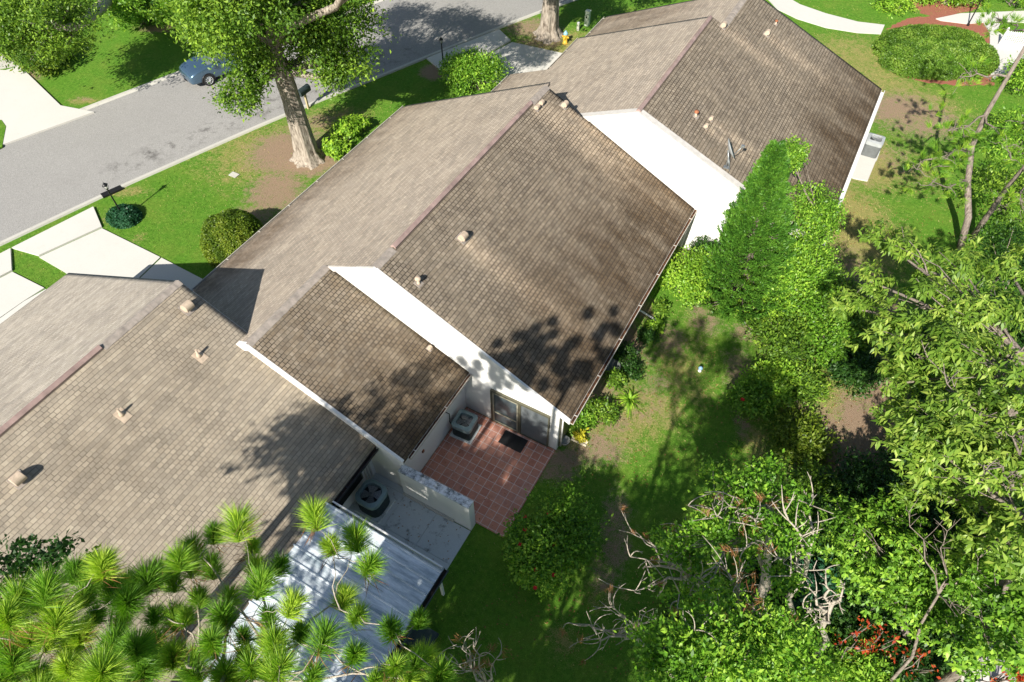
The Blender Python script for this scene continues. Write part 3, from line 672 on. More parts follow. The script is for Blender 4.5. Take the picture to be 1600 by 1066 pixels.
# corrugated cover
pc=empty('patio_cover',(-7.3,1,0),'corrugated white and blue-grey metal patio cover under the pine branches','patio cover')
mb=MB(); y=-4.5; x0,x1,z0,z1=-9.42,-5.2,2.44,2.12; k=0; vs=[]; 
prof=[]
while y<5.15:
    prof+= [(y,0),(y+.02,.03),(y+.05,.03),(y+.07,0),(y+.22,.0)]; y+=.38
prof=[q for q in prof if q[0]<=5.18]
n=len(prof)
vs=[(x0,a,z0+h) for a,h in prof]+[(x1,a,z1+h) for a,h in prof]+[(x0,a,z0+h-.01) for a,h in prof]+[(x1,a,z1+h-.01) for a,h in prof]
fs=[]
for i in range(n-1):
    fs.append((i,n+i,n+i+1,i+1)); fs.append((2*n+i+1,3*n+i+1,3*n+i,2*n+i)); fs.append((n+i,3*n+i,3*n+i+1,n+i+1))
fs.append((n-1,2*n-1,4*n-1,3*n-1)); mb.add(vs,fs); mb.build('cover_panel',M['metal_roof'],pc)
for yy in (-4.4,-1.4,1.8,5.0):
    mb=MB(); mb.box((-5.3,yy,1.04),(.08,.08,2.0)); mb.build('post',M['white'],pc)
mb=MB(); mb.box((-5.24,.3,2.04),(.06,9.5,.12)); mb.box((-7.3,5.19,2.2),(4.1,.05,.09),M=Matrix.Rotation(math.atan(.32/4.22),3,'Y')); mb.build('beam',M['white'],pc)
gutter(pc,-5.19,2.10,-4.5,5.2,.14,'ac_case','muck')
slab('step',[(-5.60,3.2,0),(-4.75,3.2,0),(-4.75,3.9,0),(-5.60,3.9,0)],M['ac_case'],0,.2,kind='thing',label='dark teal box at the outer corner of the metal patio cover',cat='box')
slab('kerb',[(-5.15,-3,0),(-4.98,-3,0),(-4.98,3.0,0),(-5.15,3.0,0)],M['kerb'],-.05,.12)

# ------------------------------------------------------------------ small yard things
def ac_unit(loc,label,s=.78,h=.82,case='ac_case',top='ac_top',rz=0,round_=.12):
    o=empty('air_conditioner',loc,label,'air conditioner','air conditioners beside the houses',0); L=Vector(loc)
    def outline(r,c):
        pts=[]
        for (sx,sy,a0) in ((1,1,0),(-1,1,90),(-1,-1,180),(1,-1,270)):
            for k in range(4):
                a=math.radians(a0+30*k); pts.append(((r-c)*sx+c*math.cos(a),(r-c)*sy+c*math.sin(a)))
        ca,sa=math.cos(rz),math.sin(rz); return [(L.x+x*ca-y*sa,L.y+x*sa+y*ca) for x,y in pts]
    r=s/2; b_=MB(); b_.prism(outline(r+.06,.04),L.z,L.z+.06); b_.build('base_pad',M['old_concrete'],o)
    b_=MB(); b_.prism(outline(r-.02,round_),L.z+.06,L.z+h-.19)
    for k in range(14): b_.prism(outline(r-.008,round_),L.z+.10+k*(h-.32)/14,L.z+.12+k*(h-.32)/14)
    b_.build('case',M[case],o)
    # top cowl: ring with a round opening
    ro=outline(r,round_); n=len(ro); R=r*.80; zt=L.z+h
    inner=[]
    for (x,y) in ro:
        a=math.atan2(y-L.y,x-L.x); inner.append((L.x+R*math.cos(a),L.y+R*math.sin(a)))
    vs=[(x,y,zt-.2) for x,y in ro]+[(x,y,zt-.01) for x,y in ro]+[(L.x+(x-L.x)*1.03,L.y+(y-L.y)*1.03,zt+.03) for x,y in inner]+[(x,y,zt+.005) for x,y in inner]+[(x,y,zt-.16) for x,y in inner]
    fs=[(j*n+i,j*n+(i+1)%n,(j+1)*n+(i+1)%n,(j+1)*n+i) for j in range(4) for i in range(n)]
    b_=MB(); b_.add(vs,fs); b_.build('cowl',M[top],o)
    b_=MB(); b_.lathe(L+Vector((0,0,h-.17)),[(R*.99,0),(R*.99,.01)],24); b_.build('shroud',M['dark_hole'],o)
    b_=MB(); b_.lathe(L+Vector((0,0,h-.12)),[(.07,0),(.07,.04),(.04,.06)],12)
    for k in range(4):
        a=k*math.pi/2+.5; ca,sa=math.cos(a),math.sin(a); pts=[(.05,-.05),(R*.72,-.20),(R*.93,-.06),(R*.88,.16),(.05,.07)]
        vs=[(L.x+x*ca-y*sa,L.y+x*sa+y*ca,L.z+h-.10+y*.18) for x,y in pts]; b_.add(vs+[(v[0],v[1],v[2]-.006) for v in vs],[(0,1,2,3,4),(9,8,7,6,5)]+[((i+1)%5,i,i+5,(i+1)%5+5) for i in range(5)])
    b_.build('fan',M['fan'],o)
    b_=MB()
    for rr in (R*.35,R*.55,R*.75,R*.95):
        pts=[(L.x+rr*math.cos(a),L.y+rr*math.sin(a),zt+.012) for a in np.linspace(0,2*math.pi,25)]; b_.tube(pts,.0035,4,False)
    for k in range(12):
        a=k*math.pi/6; b_.tube([(L.x,L.y,zt+.02),(L.x+R*math.cos(a),L.y+R*math.sin(a),zt+.01)],.0035,4,False)
    b_.build('grille',M[case],o)
    return o
ac_unit((-9.02,6.42,.06),'large dark green-grey air conditioner on the concrete patio by the dark window',.92,.92,round_=.26)
ac_unit((-7.82,10.48,.05),'grey-topped square air conditioner in the corner of the red tiled patio',.78,.78,rz=.06)
q=P(1360,238); ac_unit((2.0,35.4,.0),'pale grey air conditioner beside the far right roof edge on the lawn',.85,.95,'ac_mid','ac_grey')
mb=MB(); mb.box((-6.05,10.95,.062),(.95,.6,.02)); tag(mb.build('door_mat',M['black'],bevel=.008),'black door mat on the red tiles outside the sliding door','mat')
def pot(px,py,r,h,mat,label,soilm=True):
    p=P(px,py); o=empty('planter',p,label,'planter')
    mb=MB(); mb.lathe(p,[(r*.7,0),(r*.95,h*.9),(r,h),(r*.88,h),(r*.8,h*.75),(.01,h*.72)],20); mb.build('pot',mat,o); return p
pot(955,578,.36,.3,plain('dark_plastic',(.10,.11,.10),.6),'dark round planter in the shaded bed beside the gutter')
pot(882,692,.2,.22,plain('grey_pot',(.35,.36,.34),.7),'small grey pot at the outer corner of the centre house')
a=P(905,690); mb=MB(); mb.box((a.x,a.y,.04),(.62,.22,.06),rz=.05); mb.box((a.x,a.y+.1,.09),(.62,.03,.06),rz=.05); mb.box((a.x,a.y-.1,.09),(.62,.03,.06),rz=.05); tag(mb.build('splash_block',plain('cream_concrete',(.62,.55,.42),.8)),'cream concrete splash block lying by the house corner next to yellow leaves','splash block')
a=P(1093,580); o=empty('garden_ornament',a,'small pale blue and white ornament standing alone on the back lawn','ornament')
mb=MB(); mb.lathe(a,[(.07,0),(.08,.03),(.05,.08),(.04,.12)],12); mb.build('foot',M['white'],o); mb=MB(); mb.lathe(a+Vector((0,0,.12)),[(.03,0),(.08,.04),(.09,.09),(.06,.14),(.02,.16)],14); mb.build('bowl',plain('pale_blue',(.25,.42,.6),.3),o)
a=P(366,274); mb=MB(); mb.box(a+Vector((0,0,.03)),(.46,.32,.035)); mb.box(a+Vector((0,0,.035)),(.38,.25,.012)); tag(mb.build('meter_cover',M['kerb']),'small grey meter box lid set in the front lawn','meter box')
# storm inlet in the kerb
a=P(180,299); c=P(171,303); d=(a-c).normalized(); an=math.atan2(d.y,d.x); mb=MB(); mb.box((c+a)/2+Vector((0,0,.06)),(1.0,.34,.085),rz=an); tag(mb.build('storm_drain',M['dark_hole']),'black storm drain opening in the kerb behind the left lamp post','drain')

def lamp_post(base,h,label):
    o=empty('street_lamp',base,label,'lamp post','black garden lamp posts'); b0=Vector(base)
    mb=MB(); mb.lathe(b0,[(.09,0),(.09,.05),(.045,.2),(.038,.25),(.034,h-.02),(.05,h)],12); mb.build('post',M['black'],o)
    t=b0+Vector((0,0,h)); mb=MB()
    mb.lathe(t,[(.05,0),(.075,.02)],4); 
    for sx,sy in ((1,1),(1,-1),(-1,1),(-1,-1)): mb.tube([t+Vector((.055*sx,.055*sy,.02)),t+Vector((.09*sx,.09*sy,.22))],.008,4)
    mb.lathe(t+Vector((0,0,.22)),[(.15,0),(.15,.02),(.06,.11),(.015,.15),(.01,.18)],4); mb.build('lantern',M['black'],o)
    mb=MB(); mb.lathe(t,[(.055,.02),(.085,.215)],4); mb.build('lamp_glass',plain('lantern_glass',(.5,.5,.46),.2),o)
    return o
pl=Vector((-28.55,12.6,0)); lamp_post(pl,1.75,'black lamp post rising from a small blue-green bush beside the left driveway')
lamp_post(P(694,118),2.0,'black lamp post in shade between the mulch circle and the big green shrub')
lamp_post(P(1512,40),2.0,'black lamp post beside the walk behind the oval hedge')
# mailbox
a=P(482,170); o=empty('mailbox',a,'dark mailbox on a pale wooden post behind the big oak trunk','mailbox')
mb=MB(); mb.box(a+Vector((0,0,.5)),(.1,.1,1.0)); mb.build('post',plain('pale_wood',(.45,.36,.2),.8),o); mb=MB()
pr=[(-.13,0),(.13,0),(.13,.15)]+[(.13*math.cos(t_),.15+.12*math.sin(t_)) for t_ in np.linspace(.3,2.84,7)]+[(-.13,.15)]
mb.extr_y([(a.x+x*1.3,1.0+z*1.3) for x,z in pr],a.y-.4,a.y+.4); mb.build('box',plain('dark_green_metal',(.03,.045,.045),.5),o)
# hydrant, pedestals
a=P(883,68); o=empty('fire_hydrant',a,'yellow fire hydrant with a pale blue top next to the second oak','hydrant')
mb=MB(); mb.lathe(a,[(.18,0),(.18,.04),(.13,.06),(.12,.5),(.15,.52),(.15,.58)],16); mb.tube([a+Vector((-.24,0,.42)),a+Vector((.24,0,.42))],.055,10); mb.tube([a+Vector((0,-.24,.42)),a+Vector((0,0,.42))],.07,10); mb.build('barrel',plain('hydrant_yellow',(.62,.38,.04),.5),o)
mb=MB(); mb.lathe(a+Vector((0,0,.58)),[(.155,0),(.15,.08),(.1,.17),(.04,.2),(.04,.25)],16); mb.build('bonnet',plain('hydrant_blue',(.22,.42,.50),.4),o)
a=P(917,40); o=empty('utility_pedestal',a,'tall pale green utility cabinet on the shaded lawn beyond the hydrant','utility box')
mb=MB(); mb.box(a+Vector((0,0,.45)),(.3,.3,.9)); mb.build('body',plain('pale_green_plastic',(.42,.47,.38),.5),o,.04,2); mb=MB(); mb.box(a+Vector((0,0,.95)),(.34,.34,.1)); mb.build('lid',plain('pale_green_lid',(.45,.5,.4),.5),o,.04,2); mb=MB(); mb.box(a+Vector((0,-.16,.6)),(.1,.02,.12)); mb.build('label_plate',M['black'],o)
a=P(903,48); o=empty('utility_pedestal',a,'short pale utility stub between the hydrant and the tall cabinet','utility box'); mb=MB(); mb.box(a+Vector((0,0,.25)),(.16,.16,.5)); mb.build('body',plain('pale_grey_plastic',(.5,.5,.42),.5),o,.03,2); mb=MB(); mb.lathe(a+Vector((0,0,.5)),[(.1,0),(.09,.05),(.02,.08)],12); mb.build('lid',M['ac_pale'],o)
# white picket bench/gate at the top right
a=P(1560,72); c=P(1598,76); o=empty('picket_fence',a,'white picket fence panel beside the paved patch at the top right','fence')
d=(c-a); mb=MB()
for k in range(13):
    p=a+d*k/12; mb.box(p+Vector((0,0,.5)),(.07,.03,.95),rz=math.atan2(d.y,d.x)); 
mb.build('picket',M['white'],o); mb=MB(); an=math.atan2(d.y,d.x)
for z in (.22,.8): mb.box((a+c)/2+Vector((0,.03,z)),(d.length,.03,.07),rz=an)
mb.build('rail',M['white'],o); mb=MB()
for p in (a,c): mb=MB(); mb.box(p+Vector((0,.02,.55)),(.11,.11,1.1),rz=an); mb.lathe(p+Vector((0,.02,1.1)),[(.08,0),(.05,.06),(.01,.1)],8); mb.build('post',M['white'],o)
# garden table-like white bench near it
a=P(1585,190); mb=MB(); mb.prism([(P(1592,187).x,P(1592,187).y),(P(1625,180).x,P(1625,180).y),(P(1625,200).x,P(1625,200).y)],0,.5); tag(mb.build('planter_wall',M['white']),'corner of a low white wall at the right edge beyond the bare pine','wall')
# pale boulder, bottom right
def rock(px,py,r,label,z=0):
    p=P(px,py,z); n=14; vs=[];fs=[]
    for i in range(9):
        th=math.pi*i/8
        for k in range(n):
            a=2*math.pi*k/n; q=Vector((math.sin(th)*math.cos(a),math.sin(th)*math.sin(a),math.cos(th)*.6))
            rr=r*(.8+.4*float(vn(q.x*2+q.z,q.y*2+q.z*.7,.6,3))); vs.append(p+q*rr)
    for i in range(8):
        for k in range(n): fs.append((i*n+k,(i+1)*n+k,(i+1)*n+(k+1)%n,i*n+(k+1)%n))
    mb=MB(); mb.add(vs,fs,True); return tag(mb.build('boulder',concrete('pale_rock',(.42,.38,.35),(.56,.52,.5),.5)),label,'rock')
rock(1535,1045,.9,'pale boulder in the undergrowth at the lower right corner',.1)

# ------------------------------------------------------------------ car (far side of the road, half under the oak)
def car():
    c0=P(330,134); d=(P(200,157)-P(285,123)).normalized(); hd=math.atan2(d.y,d.x)   # nose points to -Y
    side=Vector((-d.y,d.x,0))      # car's left
    if side.x<0: side=-side
    org=c0-side*.92-d*3.72; org.z=0       # rear centre on the ground; front wheel at 3.72
    o=empty('parked_car',org,'blue-grey car parked at the far kerb half hidden under the oak','car')
    W=lambda x,y,z: org+d*x+side*y+Vector((0,0,z))
    # stations: x, bottom z, belt z, top z, half width at sill, belt half width, roof half width
    st=[(0.0,.45,.80,.82,.70,.72,.60),(.08,.32,.95,.97,.82,.86,.70),(.5,.26,1.02,1.04,.88,.91,.78),(1.2,.26,1.03,1.05,.90,.93,.8),(2.2,.24,1.02,1.04,.90,.93,.8),(3.0,.24,1.02,1.04,.90,.93,.8),(3.35,.26,1.04,1.12,.90,.93,.78),(3.9,.28,1.0,1.09,.90,.92,.74),(4.35,.28,.93,1.02,.87,.89,.68),(4.6,.28,.82,.92,.80,.82,.62),(4.74,.32,.66,.76,.68,.70,.54)]
    prof=[]
    for x,zb,zm,zt,w0,w1,w2 in st:
        half=[(w0*.93,zb),(w0,zb+.08),(w1,(zb+zm)/2+.05),(w1*.985,zm-.04),(w1*.95,zm),(w2,zt),(0,zt+.025)]
        full=[(y,z) for y,z in half]+[(-y,z) for y,z in half[-2::-1]]
        prof.append([W(x,y,z) for y,z in full])
    n=len(prof[0]); vs=[v for r in prof for v in r]; fs=[]
    for i in range(len(prof)-1):
        for k in range(n): fs.append((i*n+k,i*n+(k+1)%n,(i+1)*n+(k+1)%n,(i+1)*n+k))
    fs+= [tuple(range(n-1,-1,-1)),tuple((len(prof)-1)*n+k for k in range(n))]
    b=NB('blue_grey_car_paint'); b.base((.09,.16,.24),.25,.6,.6); b.b.inputs['Coat Weight'].default_value=.8; paint=b.m
    mb=MB(); mb.add(vs,fs,True); body=mb.build('body',paint,o)
    bm=body.modifiers.new('s','SUBSURF'); bm.levels=1; bm.render_levels=2
    # greenhouse
    gh=[(.15,1.0,1.02,.74,.66),(.75,1.02,1.55,.80,.60),(1.1,1.03,1.66,.82,.64),(2.2,1.03,1.70,.82,.65),(2.7,1.02,1.64,.82,.62),(3.0,1.02,1.45,.80,.66),(3.55,1.0,1.04,.76,.70)]
    vs=[];
    for x,zb,zt,wb,wt in gh: vs+=[W(x,wb,zb-.03),W(x,wt,zt-.03),W(x,0,zt-.005),W(x,-wt,zt-.03),W(x,-wb,zb-.03)]
    fs=[(i*5+k,i*5+k+1,(i+1)*5+k+1,(i+1)*5+k) for i in range(len(gh)-1) for k in range(4)]
    mb=MB(); mb.add(vs,fs,True); mb.build('window',M['glass'],o)
    rf=[(.7,1.55,.58),(1.1,1.68,.63),(2.2,1.72,.64),(2.75,1.66,.60)]
    vs=[]; 
    for x,z,wt in rf: vs+=[W(x,wt,z-.03),W(x,wt*.6,z+.015),W(x,0,z+.03),W(x,-wt*.6,z+.015),W(x,-wt,z-.03)]
    fs=[(i*5+k,i*5+k+1,(i+1)*5+k+1,(i+1)*5+k) for i in range(3) for k in range(4)]
    mb=MB(); mb.add(vs,fs,True); mb.build('roof_panel',paint,o)
    for x in (.95,3.72):
        for s_ in (1,-1):
            c=W(x,.86*s_,.345); R_=Matrix((d,Vector((0,0,1)),side*s_)).transposed()
            mb=MB(); mb.lathe(c,[(.20,-.11),(.33,-.1),(.345,-.05),(.345,.04),(.33,.08),(.235,.085),(.22,.03)],24,R_); wh=mb.build('wheel',plain('tyre_rubber',(.02,.02,.02),.8),o)
            mb=MB(); mb.lathe(c,[(.05,.02),(.05,.075)],10,R_)
            for k in range(10):
                a=k*math.pi/5; mb.tube([c+R_@Vector((.04*math.cos(a),.04*math.sin(a),.07)),c+R_@Vector((.225*math.cos(a+.06),.225*math.sin(a+.06),.06))],.017,5)
            mb.tube([c+R_@Vector((.23*math.cos(a),.23*math.sin(a),.07)) for a in np.linspace(0,6.283,20)],.014,5,False); mb.build('rim',M['ac_pale'],wh)
            mb=MB(); mb.tube([c+R_@Vector((.385*math.cos(a),.385*math.sin(a),.06)) for a in np.linspace(-.2,3.34,14)],.035,6); mb.build('wheel_arch',M['black'],o)
    for s_ in (1,-1):
        mb=MB(); mb.tube([W(4.2,.80*s_,.80),W(4.42,.72*s_,.75),W(4.6,.58*s_,.70)],[.03,.07,.04],8); mb.build('headlight',plain('headlight_glass',(.8,.8,.8),.1),o)
        mb=MB(); mb.box(W(3.2,.98*s_,1.02),(.2,.12,.14),rz=hd); mb.build('wing_mirror',paint,o,.03,2)
    mb=MB(); mb.tube([W(4.66,-.35,.62),W(4.72,0,.62),W(4.66,.35,.62)],.045,6); mb.tube([W(4.6,-.55,.42),W(4.73,0,.40),W(4.6,.55,.42)],.06,6); mb.build('grille',M['black'],o)
car()

# ------------------------------------------------------------------ vegetation
def unit(a): return a/np.maximum(np.linalg.norm(a,axis=-1,keepdims=True),1e-9)
def leaves_geo(c,ax,nm,L,W,curl=.15):
    """kite-shaped leaves: base c, axis ax, normal nm"""
    n=len(c); ax=unit(ax); sd_=unit(np.cross(ax,nm)); nn=np.cross(sd_,ax); L=np.broadcast_to(L,(n,))[:,None]; W=np.broadcast_to(W,(n,))[:,None]
    v=np.stack([c, c+ax*L*.45+sd_*W*.5+nn*L*curl*.5, c+ax*L-nn*L*curl, c+ax*L*.45-sd_*W*.5+nn*L*curl*.5],1)
    return v.reshape(-1,3), np.arange(4*n).reshape(-1,4)
def crown_points(lobes,density=1.0,sub=26,sig=.26,seed=0):
    """twig tips grouped in clumps inside each ellipsoid lobe; returns pts, outward dirs, clump shade"""
    r=np.random.default_rng(seed); P_=[];D_=[];C_=[]
    for (c,rad,n) in lobes:
        c=np.array(c,float); rad=np.array(rad,float); n=int(n*density)
        k=max(3,int(sub)); d=unit(r.normal(size=(k,3))); d[:,2]=np.where(d[:,2]<-.5,-d[:,2],d[:,2])
        cc=d*(r.random((k,1))**.33)*.82; tone=r.random(k)
        w_=r.integers(0,k,n); p=cc[w_]+r.normal(size=(n,3))*sig*(.5+.8*tone[w_][:,None])
        q=np.linalg.norm(p,axis=1); p=np.where(q[:,None]>1.12,p/q[:,None]*1.1,p)
        P_.append(c+p*rad); D_.append(unit(p+(p-cc[w_])*1.5)); C_.append(tone[w_])
    return np.vstack(P_),np.vstack(D_),np.concatenate(C_)
def foliage(pts,dirs,tone,per,L,W,style='broad',seed=0,spread=.12,vary=.5):
    r=np.random.default_rng(seed+11); n=len(pts)*per
    p=np.repeat(pts,per,0); d=np.repeat(dirs,per,0); t=np.repeat(tone,per)
    if style=='broad':
        p=p+r.normal(size=(n,3))*spread; ax=unit(d*.6+r.normal(size=(n,3))*.8); nm=unit(np.array([0,0,1.])*.9+d*.5+r.normal(size=(n,3))*.55); cu=.12
    elif style=='rosette':
        k=np.tile(np.arange(per),len(pts)); a=k*2.399+np.repeat(r.random(len(pts))*6.28,per)
        e=unit(np.cross(d,np.array([.3,.2,1.]))); f=np.cross(d,e); dr=-.15-.75*(k/per)
        ax=unit(e*np.cos(a)[:,None]+f*np.sin(a)[:,None]+d*.45+np.array([0,0,1.])*dr[:,None]+r.normal(size=(n,3))*.12)
        p=p-d*(k/per)[:,None]*spread; nm=unit(np.array([0,0,1.])+d*.3+r.normal(size=(n,3))*.25); cu=.22
    elif style=='spray':
        ax=unit(d+np.array([0,0,.35])+r.normal(size=(n,3))*.35); p=p+r.normal(size=(n,3))*spread; nm=unit(r.normal(size=(n,3))+d*.3); cu=.05
    LL=L*(1-vary+2*vary*r.random(n)); v,f=leaves_geo(p,ax,nm,LL,W*LL/L,cu)
    rn=np.clip(t*.45+r.random(n)*.55+r.normal(size=n)*.06,0,1)
    return v,f,np.repeat(rn,4)
def nptube(segs,n=5):
    """segs: list of (pts, radii)"""
    mb=MB()
    for p,r_ in segs: mb.tube(p,r_,n,False)
    return mb
def wob(a,b2,k=4,amp=.12,seed=None):
    a=Vector(a); b2=Vector(b2); L=(b2-a).length; r=random.Random(seed) if seed is not None else random
    out=[]
    for i in range(k+1):
        t=i/k; o=math.sin(t*math.pi)*amp*L; out.append(a.lerp(b2,t)+Vector((r.uniform(-1,1),r.uniform(-1,1),r.uniform(-.4,1)))*o*.7)
    return out
def make_tree(name,label,cat,base,trunk,lobes,leaf,mat,bark,group=None,seed=1,limbs=14,density=1.0,sub=26,sig=.26,twig_r=.015,crown='crown'):
    """trunk: [(x,y,z,r)...] absolute; lobes: [(centre, radii, n twigs)]; leaf: per,L,W,style,spread"""
    random.seed(seed); o=empty(name,base,label,cat,group)
    pts,dirs,tone=crown_points(lobes,density,sub,sig,seed)
    v,f,rn=foliage(pts,dirs,tone,*leaf[:4],seed=seed,spread=leaf[4] if len(leaf)>4 else .12)
    np_mesh(crown,v,f,mat,o,attrs={'rnd':rn})
    if trunk:
        mb=MB()
        if bark=='oak_bark':
            q=[]; 
            for a_,b_ in zip(trunk[:-1],trunk[1:]):
                for j in range(4): q.append([a_[m_]+(b_[m_]-a_[m_])*j/4 for m_ in range(4)])
            q.append(list(trunk[-1])); mb.fluted([x[:3] for x in q],[x[3]*random.uniform(.98,1.03) for x in q],seed=seed)
        else: mb.tube([t_[:3] for t_ in trunk],[t_[3] for t_ in trunk],12)
        tops=[Vector(t_[:3]) for t_ in trunk[len(trunk)//2:]]; rt_=trunk[-1][3]
        for li,(c,rad,n) in enumerate(lobes):
            c=Vector(c); s=min(tops,key=lambda q:(q-c).length); main=wob(s,c,4,.1); r0=max(rt_*.75,.03)
            mb.tube(main,[r0*(1-.7*i/4) for i in range(5)],7,False)
            for k in range(limbs):
                j=random.randrange(len(pts)//len(lobes)) + li*(len(pts)//len(lobes)); j=min(j,len(pts)-1)
                e=Vector(pts[j]); st_=main[random.randint(1,4)]
                if (e-c).length<max(rad)*1.3: mb.tube(wob(st_,e,3,.12),[r0*.38,r0*.25,r0*.16,twig_r*.6],4,False)
        mb.build('trunk',M[bark],o)
    return o
def shrub(name,label,px,py,rx,ry,h,leaf,mat,n=500,group=None,seed=1,z=0,cat='shrub',flat=None,sub=22,sig=.25,loc=None):
    b0=P(px,py,z) if loc is None else Vector(loc); b0.z=0; lob=[((b0.x,b0.y,h*.5),(rx,ry,h*.55),n)]
    if flat: lob=[((b0.x,b0.y,h*.45),(rx,ry,h*.5),n)]
    random.seed(seed); o=empty(name,b0,label,cat,group)
    pts,dirs,tone=crown_points(lob,1,sub,sig,seed)
    v,f,rn=foliage(pts,dirs,tone,*leaf[:4],seed=seed,spread=leaf[4] if len(leaf)>4 else .08)
    v[:,2]=np.maximum(v[:,2],.02); np_mesh('foliage',v,f,mat,o,attrs={'rnd':rn})
    mb=MB()
    for k in range(12):
        e=Vector(pts[random.randrange(len(pts))]); mb.tube(wob(b0+Vector((random.uniform(-.2,.2)*rx,random.uniform(-.2,.2)*ry,0)),e,3,.1),[.03,.022,.015,.006],5,False)
    mb.build('stem',M['grey_bark'],o); return o
def clipped(name,label,c,rx,ry,h,mat,n,L,group=None,seed=1,rot=0,power=2.2,leafy=1.0,cat='shrub'):
    """sheared mound: leaves on a superellipsoid shell over a dark twiggy core"""
    r=np.random.default_rng(seed); c=Vector(c); o=empty(name,c,label,cat,group)
    d=unit(r.normal(size=(n,3))); d[:,2]=np.abs(d[:,2])
    q=(np.abs(d)**power).sum(1)**(-1/power); lump=.94+.12*(vn(d[:,0]*3+d[:,2]*2+5,d[:,1]*3+5,.6,seed))
    s=d*q[:,None]*lump[:,None]*(1-.16*r.random((n,1))**2); p=s*np.array([rx,ry,h])
    if rot: ca,sa=math.cos(rot),math.sin(rot); p=np.stack([p[:,0]*ca-p[:,1]*sa,p[:,0]*sa+p[:,1]*ca,p[:,2]],1); d=np.stack([d[:,0]*ca-d[:,1]*sa,d[:,0]*sa+d[:,1]*ca,d[:,2]],1)
    p+=np.array(c)
    ax=unit(r.normal(size=(n,3))+d*.4); nm=unit(d+r.normal(size=(n,3))*.5); LL=L*(.6+.8*r.random(n))
    v,f=leaves_geo(p,ax,nm,LL,LL*.6,.1); tone=fbm(p[:,0]*3+p[:,2],p[:,1]*3,1.2,seed); rn=np.clip((tone-.5)*1.5+.25+r.random(n)*.5,0,1)
    v[:,2]=np.maximum(v[:,2],.02)
    np_mesh('foliage',v,f,mat,o,attrs={'rnd':np.repeat(rn,4)})
    mb=MB(); random.seed(seed)
    for k in range(14):
        a=random.uniform(0,6.28); mb.tube([c,c+Vector((math.cos(a)*rx*.4,math.sin(a)*ry*.4,h*.4)),c+Vector((math.cos(a)*rx*.8,math.sin(a)*ry*.8,h*.75*random.random()))],[.03,.02,.008],5,False)
    mb.build('stem',M['grey_bark'],o)
    # leafy core so the ground never shows through the middle
    k=n//3; dd=unit(r.normal(size=(k,3))); dd[:,2]=np.abs(dd[:,2]); q2=(np.abs(dd)**power).sum(1)**(-1/power); pp=dd*q2[:,None]*.84*np.array([rx,ry,h])
    if rot: pp=np.stack([pp[:,0]*ca-pp[:,1]*sa,pp[:,0]*sa+pp[:,1]*ca,pp[:,2]],1)
    v,f=leaves_geo(pp+np.array(c),unit(r.normal(size=(k,3))),dd,L*3,L*2,.1); v[:,2]=np.maximum(v[:,2],.02); np_mesh('inner_leaves',v,f,mat,o,attrs={'rnd':np.repeat(r.random(k)*.4,4)})
    return o

# front garden
clipped('round_shrub','round yellow-green clipped bush in front of the white eave on the left lawn',P(372,388),1.45,1.45,1.9,M['L_round'],26000,.075,seed=3)
clipped('round_shrub','small blue-green mound at the foot of the left lamp post',pl+Vector((.05,0,0)),.85,.7,.5,M['L_teal'],7000,.07,seed=4)
shrub('leafy_shrub','big loose green shrub between the shaded lamp post and the villa eave',744,136,1.95,1.6,1.7,(10,.13,.06,'broad',.12),M['L_bright'],1500,seed=5)
for i,(px,py,r_,h_,lb) in enumerate(((528,240,.75,.9,'low leafy shrub by the eave, nearest the oak trunk'),(545,215,.8,1.0,'taller middle shrub of the bright row along the front eave'),(562,203,.65,.8,'last small shrub of the bright row along the front eave'))):
    shrub('leafy_shrub',lb,px,py,r_,r_,h_,(8,.16,.08,'rosette',.08),M['L_lime'],170,'shrubs along the front eave',seed=20+i)
for i,(px,py,rx,h_,mt,lb) in enumerate(((1478,8,1.1,.9,'L_lime','yellow-green plant on the red mulch behind the walk'),(1440,4,.9,.8,'L_lime','light plant at the left end of the red mulch behind the walk'),(1515,6,1.0,1.0,'L_bright','bright plant on the red mulch at the top edge'),(1582,8,1.6,1.8,'L_bright','big bright plant at the top right corner beyond the walk'),(1395,14,1.3,.7,'L_lime','pale thin plant at the tip of the mulch bed near the walk end'))):
    shrub('mulch_bed_plant',lb,px,py,rx,rx*.8,h_,(8,.16,.07,'broad',.14),M[mt],200,'plants on the red mulch',seed=320+i,cat='plant')
c_=P(1455,92); clipped('oval_hedge','broad oval clipped hedge island ringed with red mulch',(c_.x,c_.y,0),3.35,2.5,1.35,M['L_hedge'],60000,.085,seed=6,rot=AZ,power=3.4,cat='hedge')

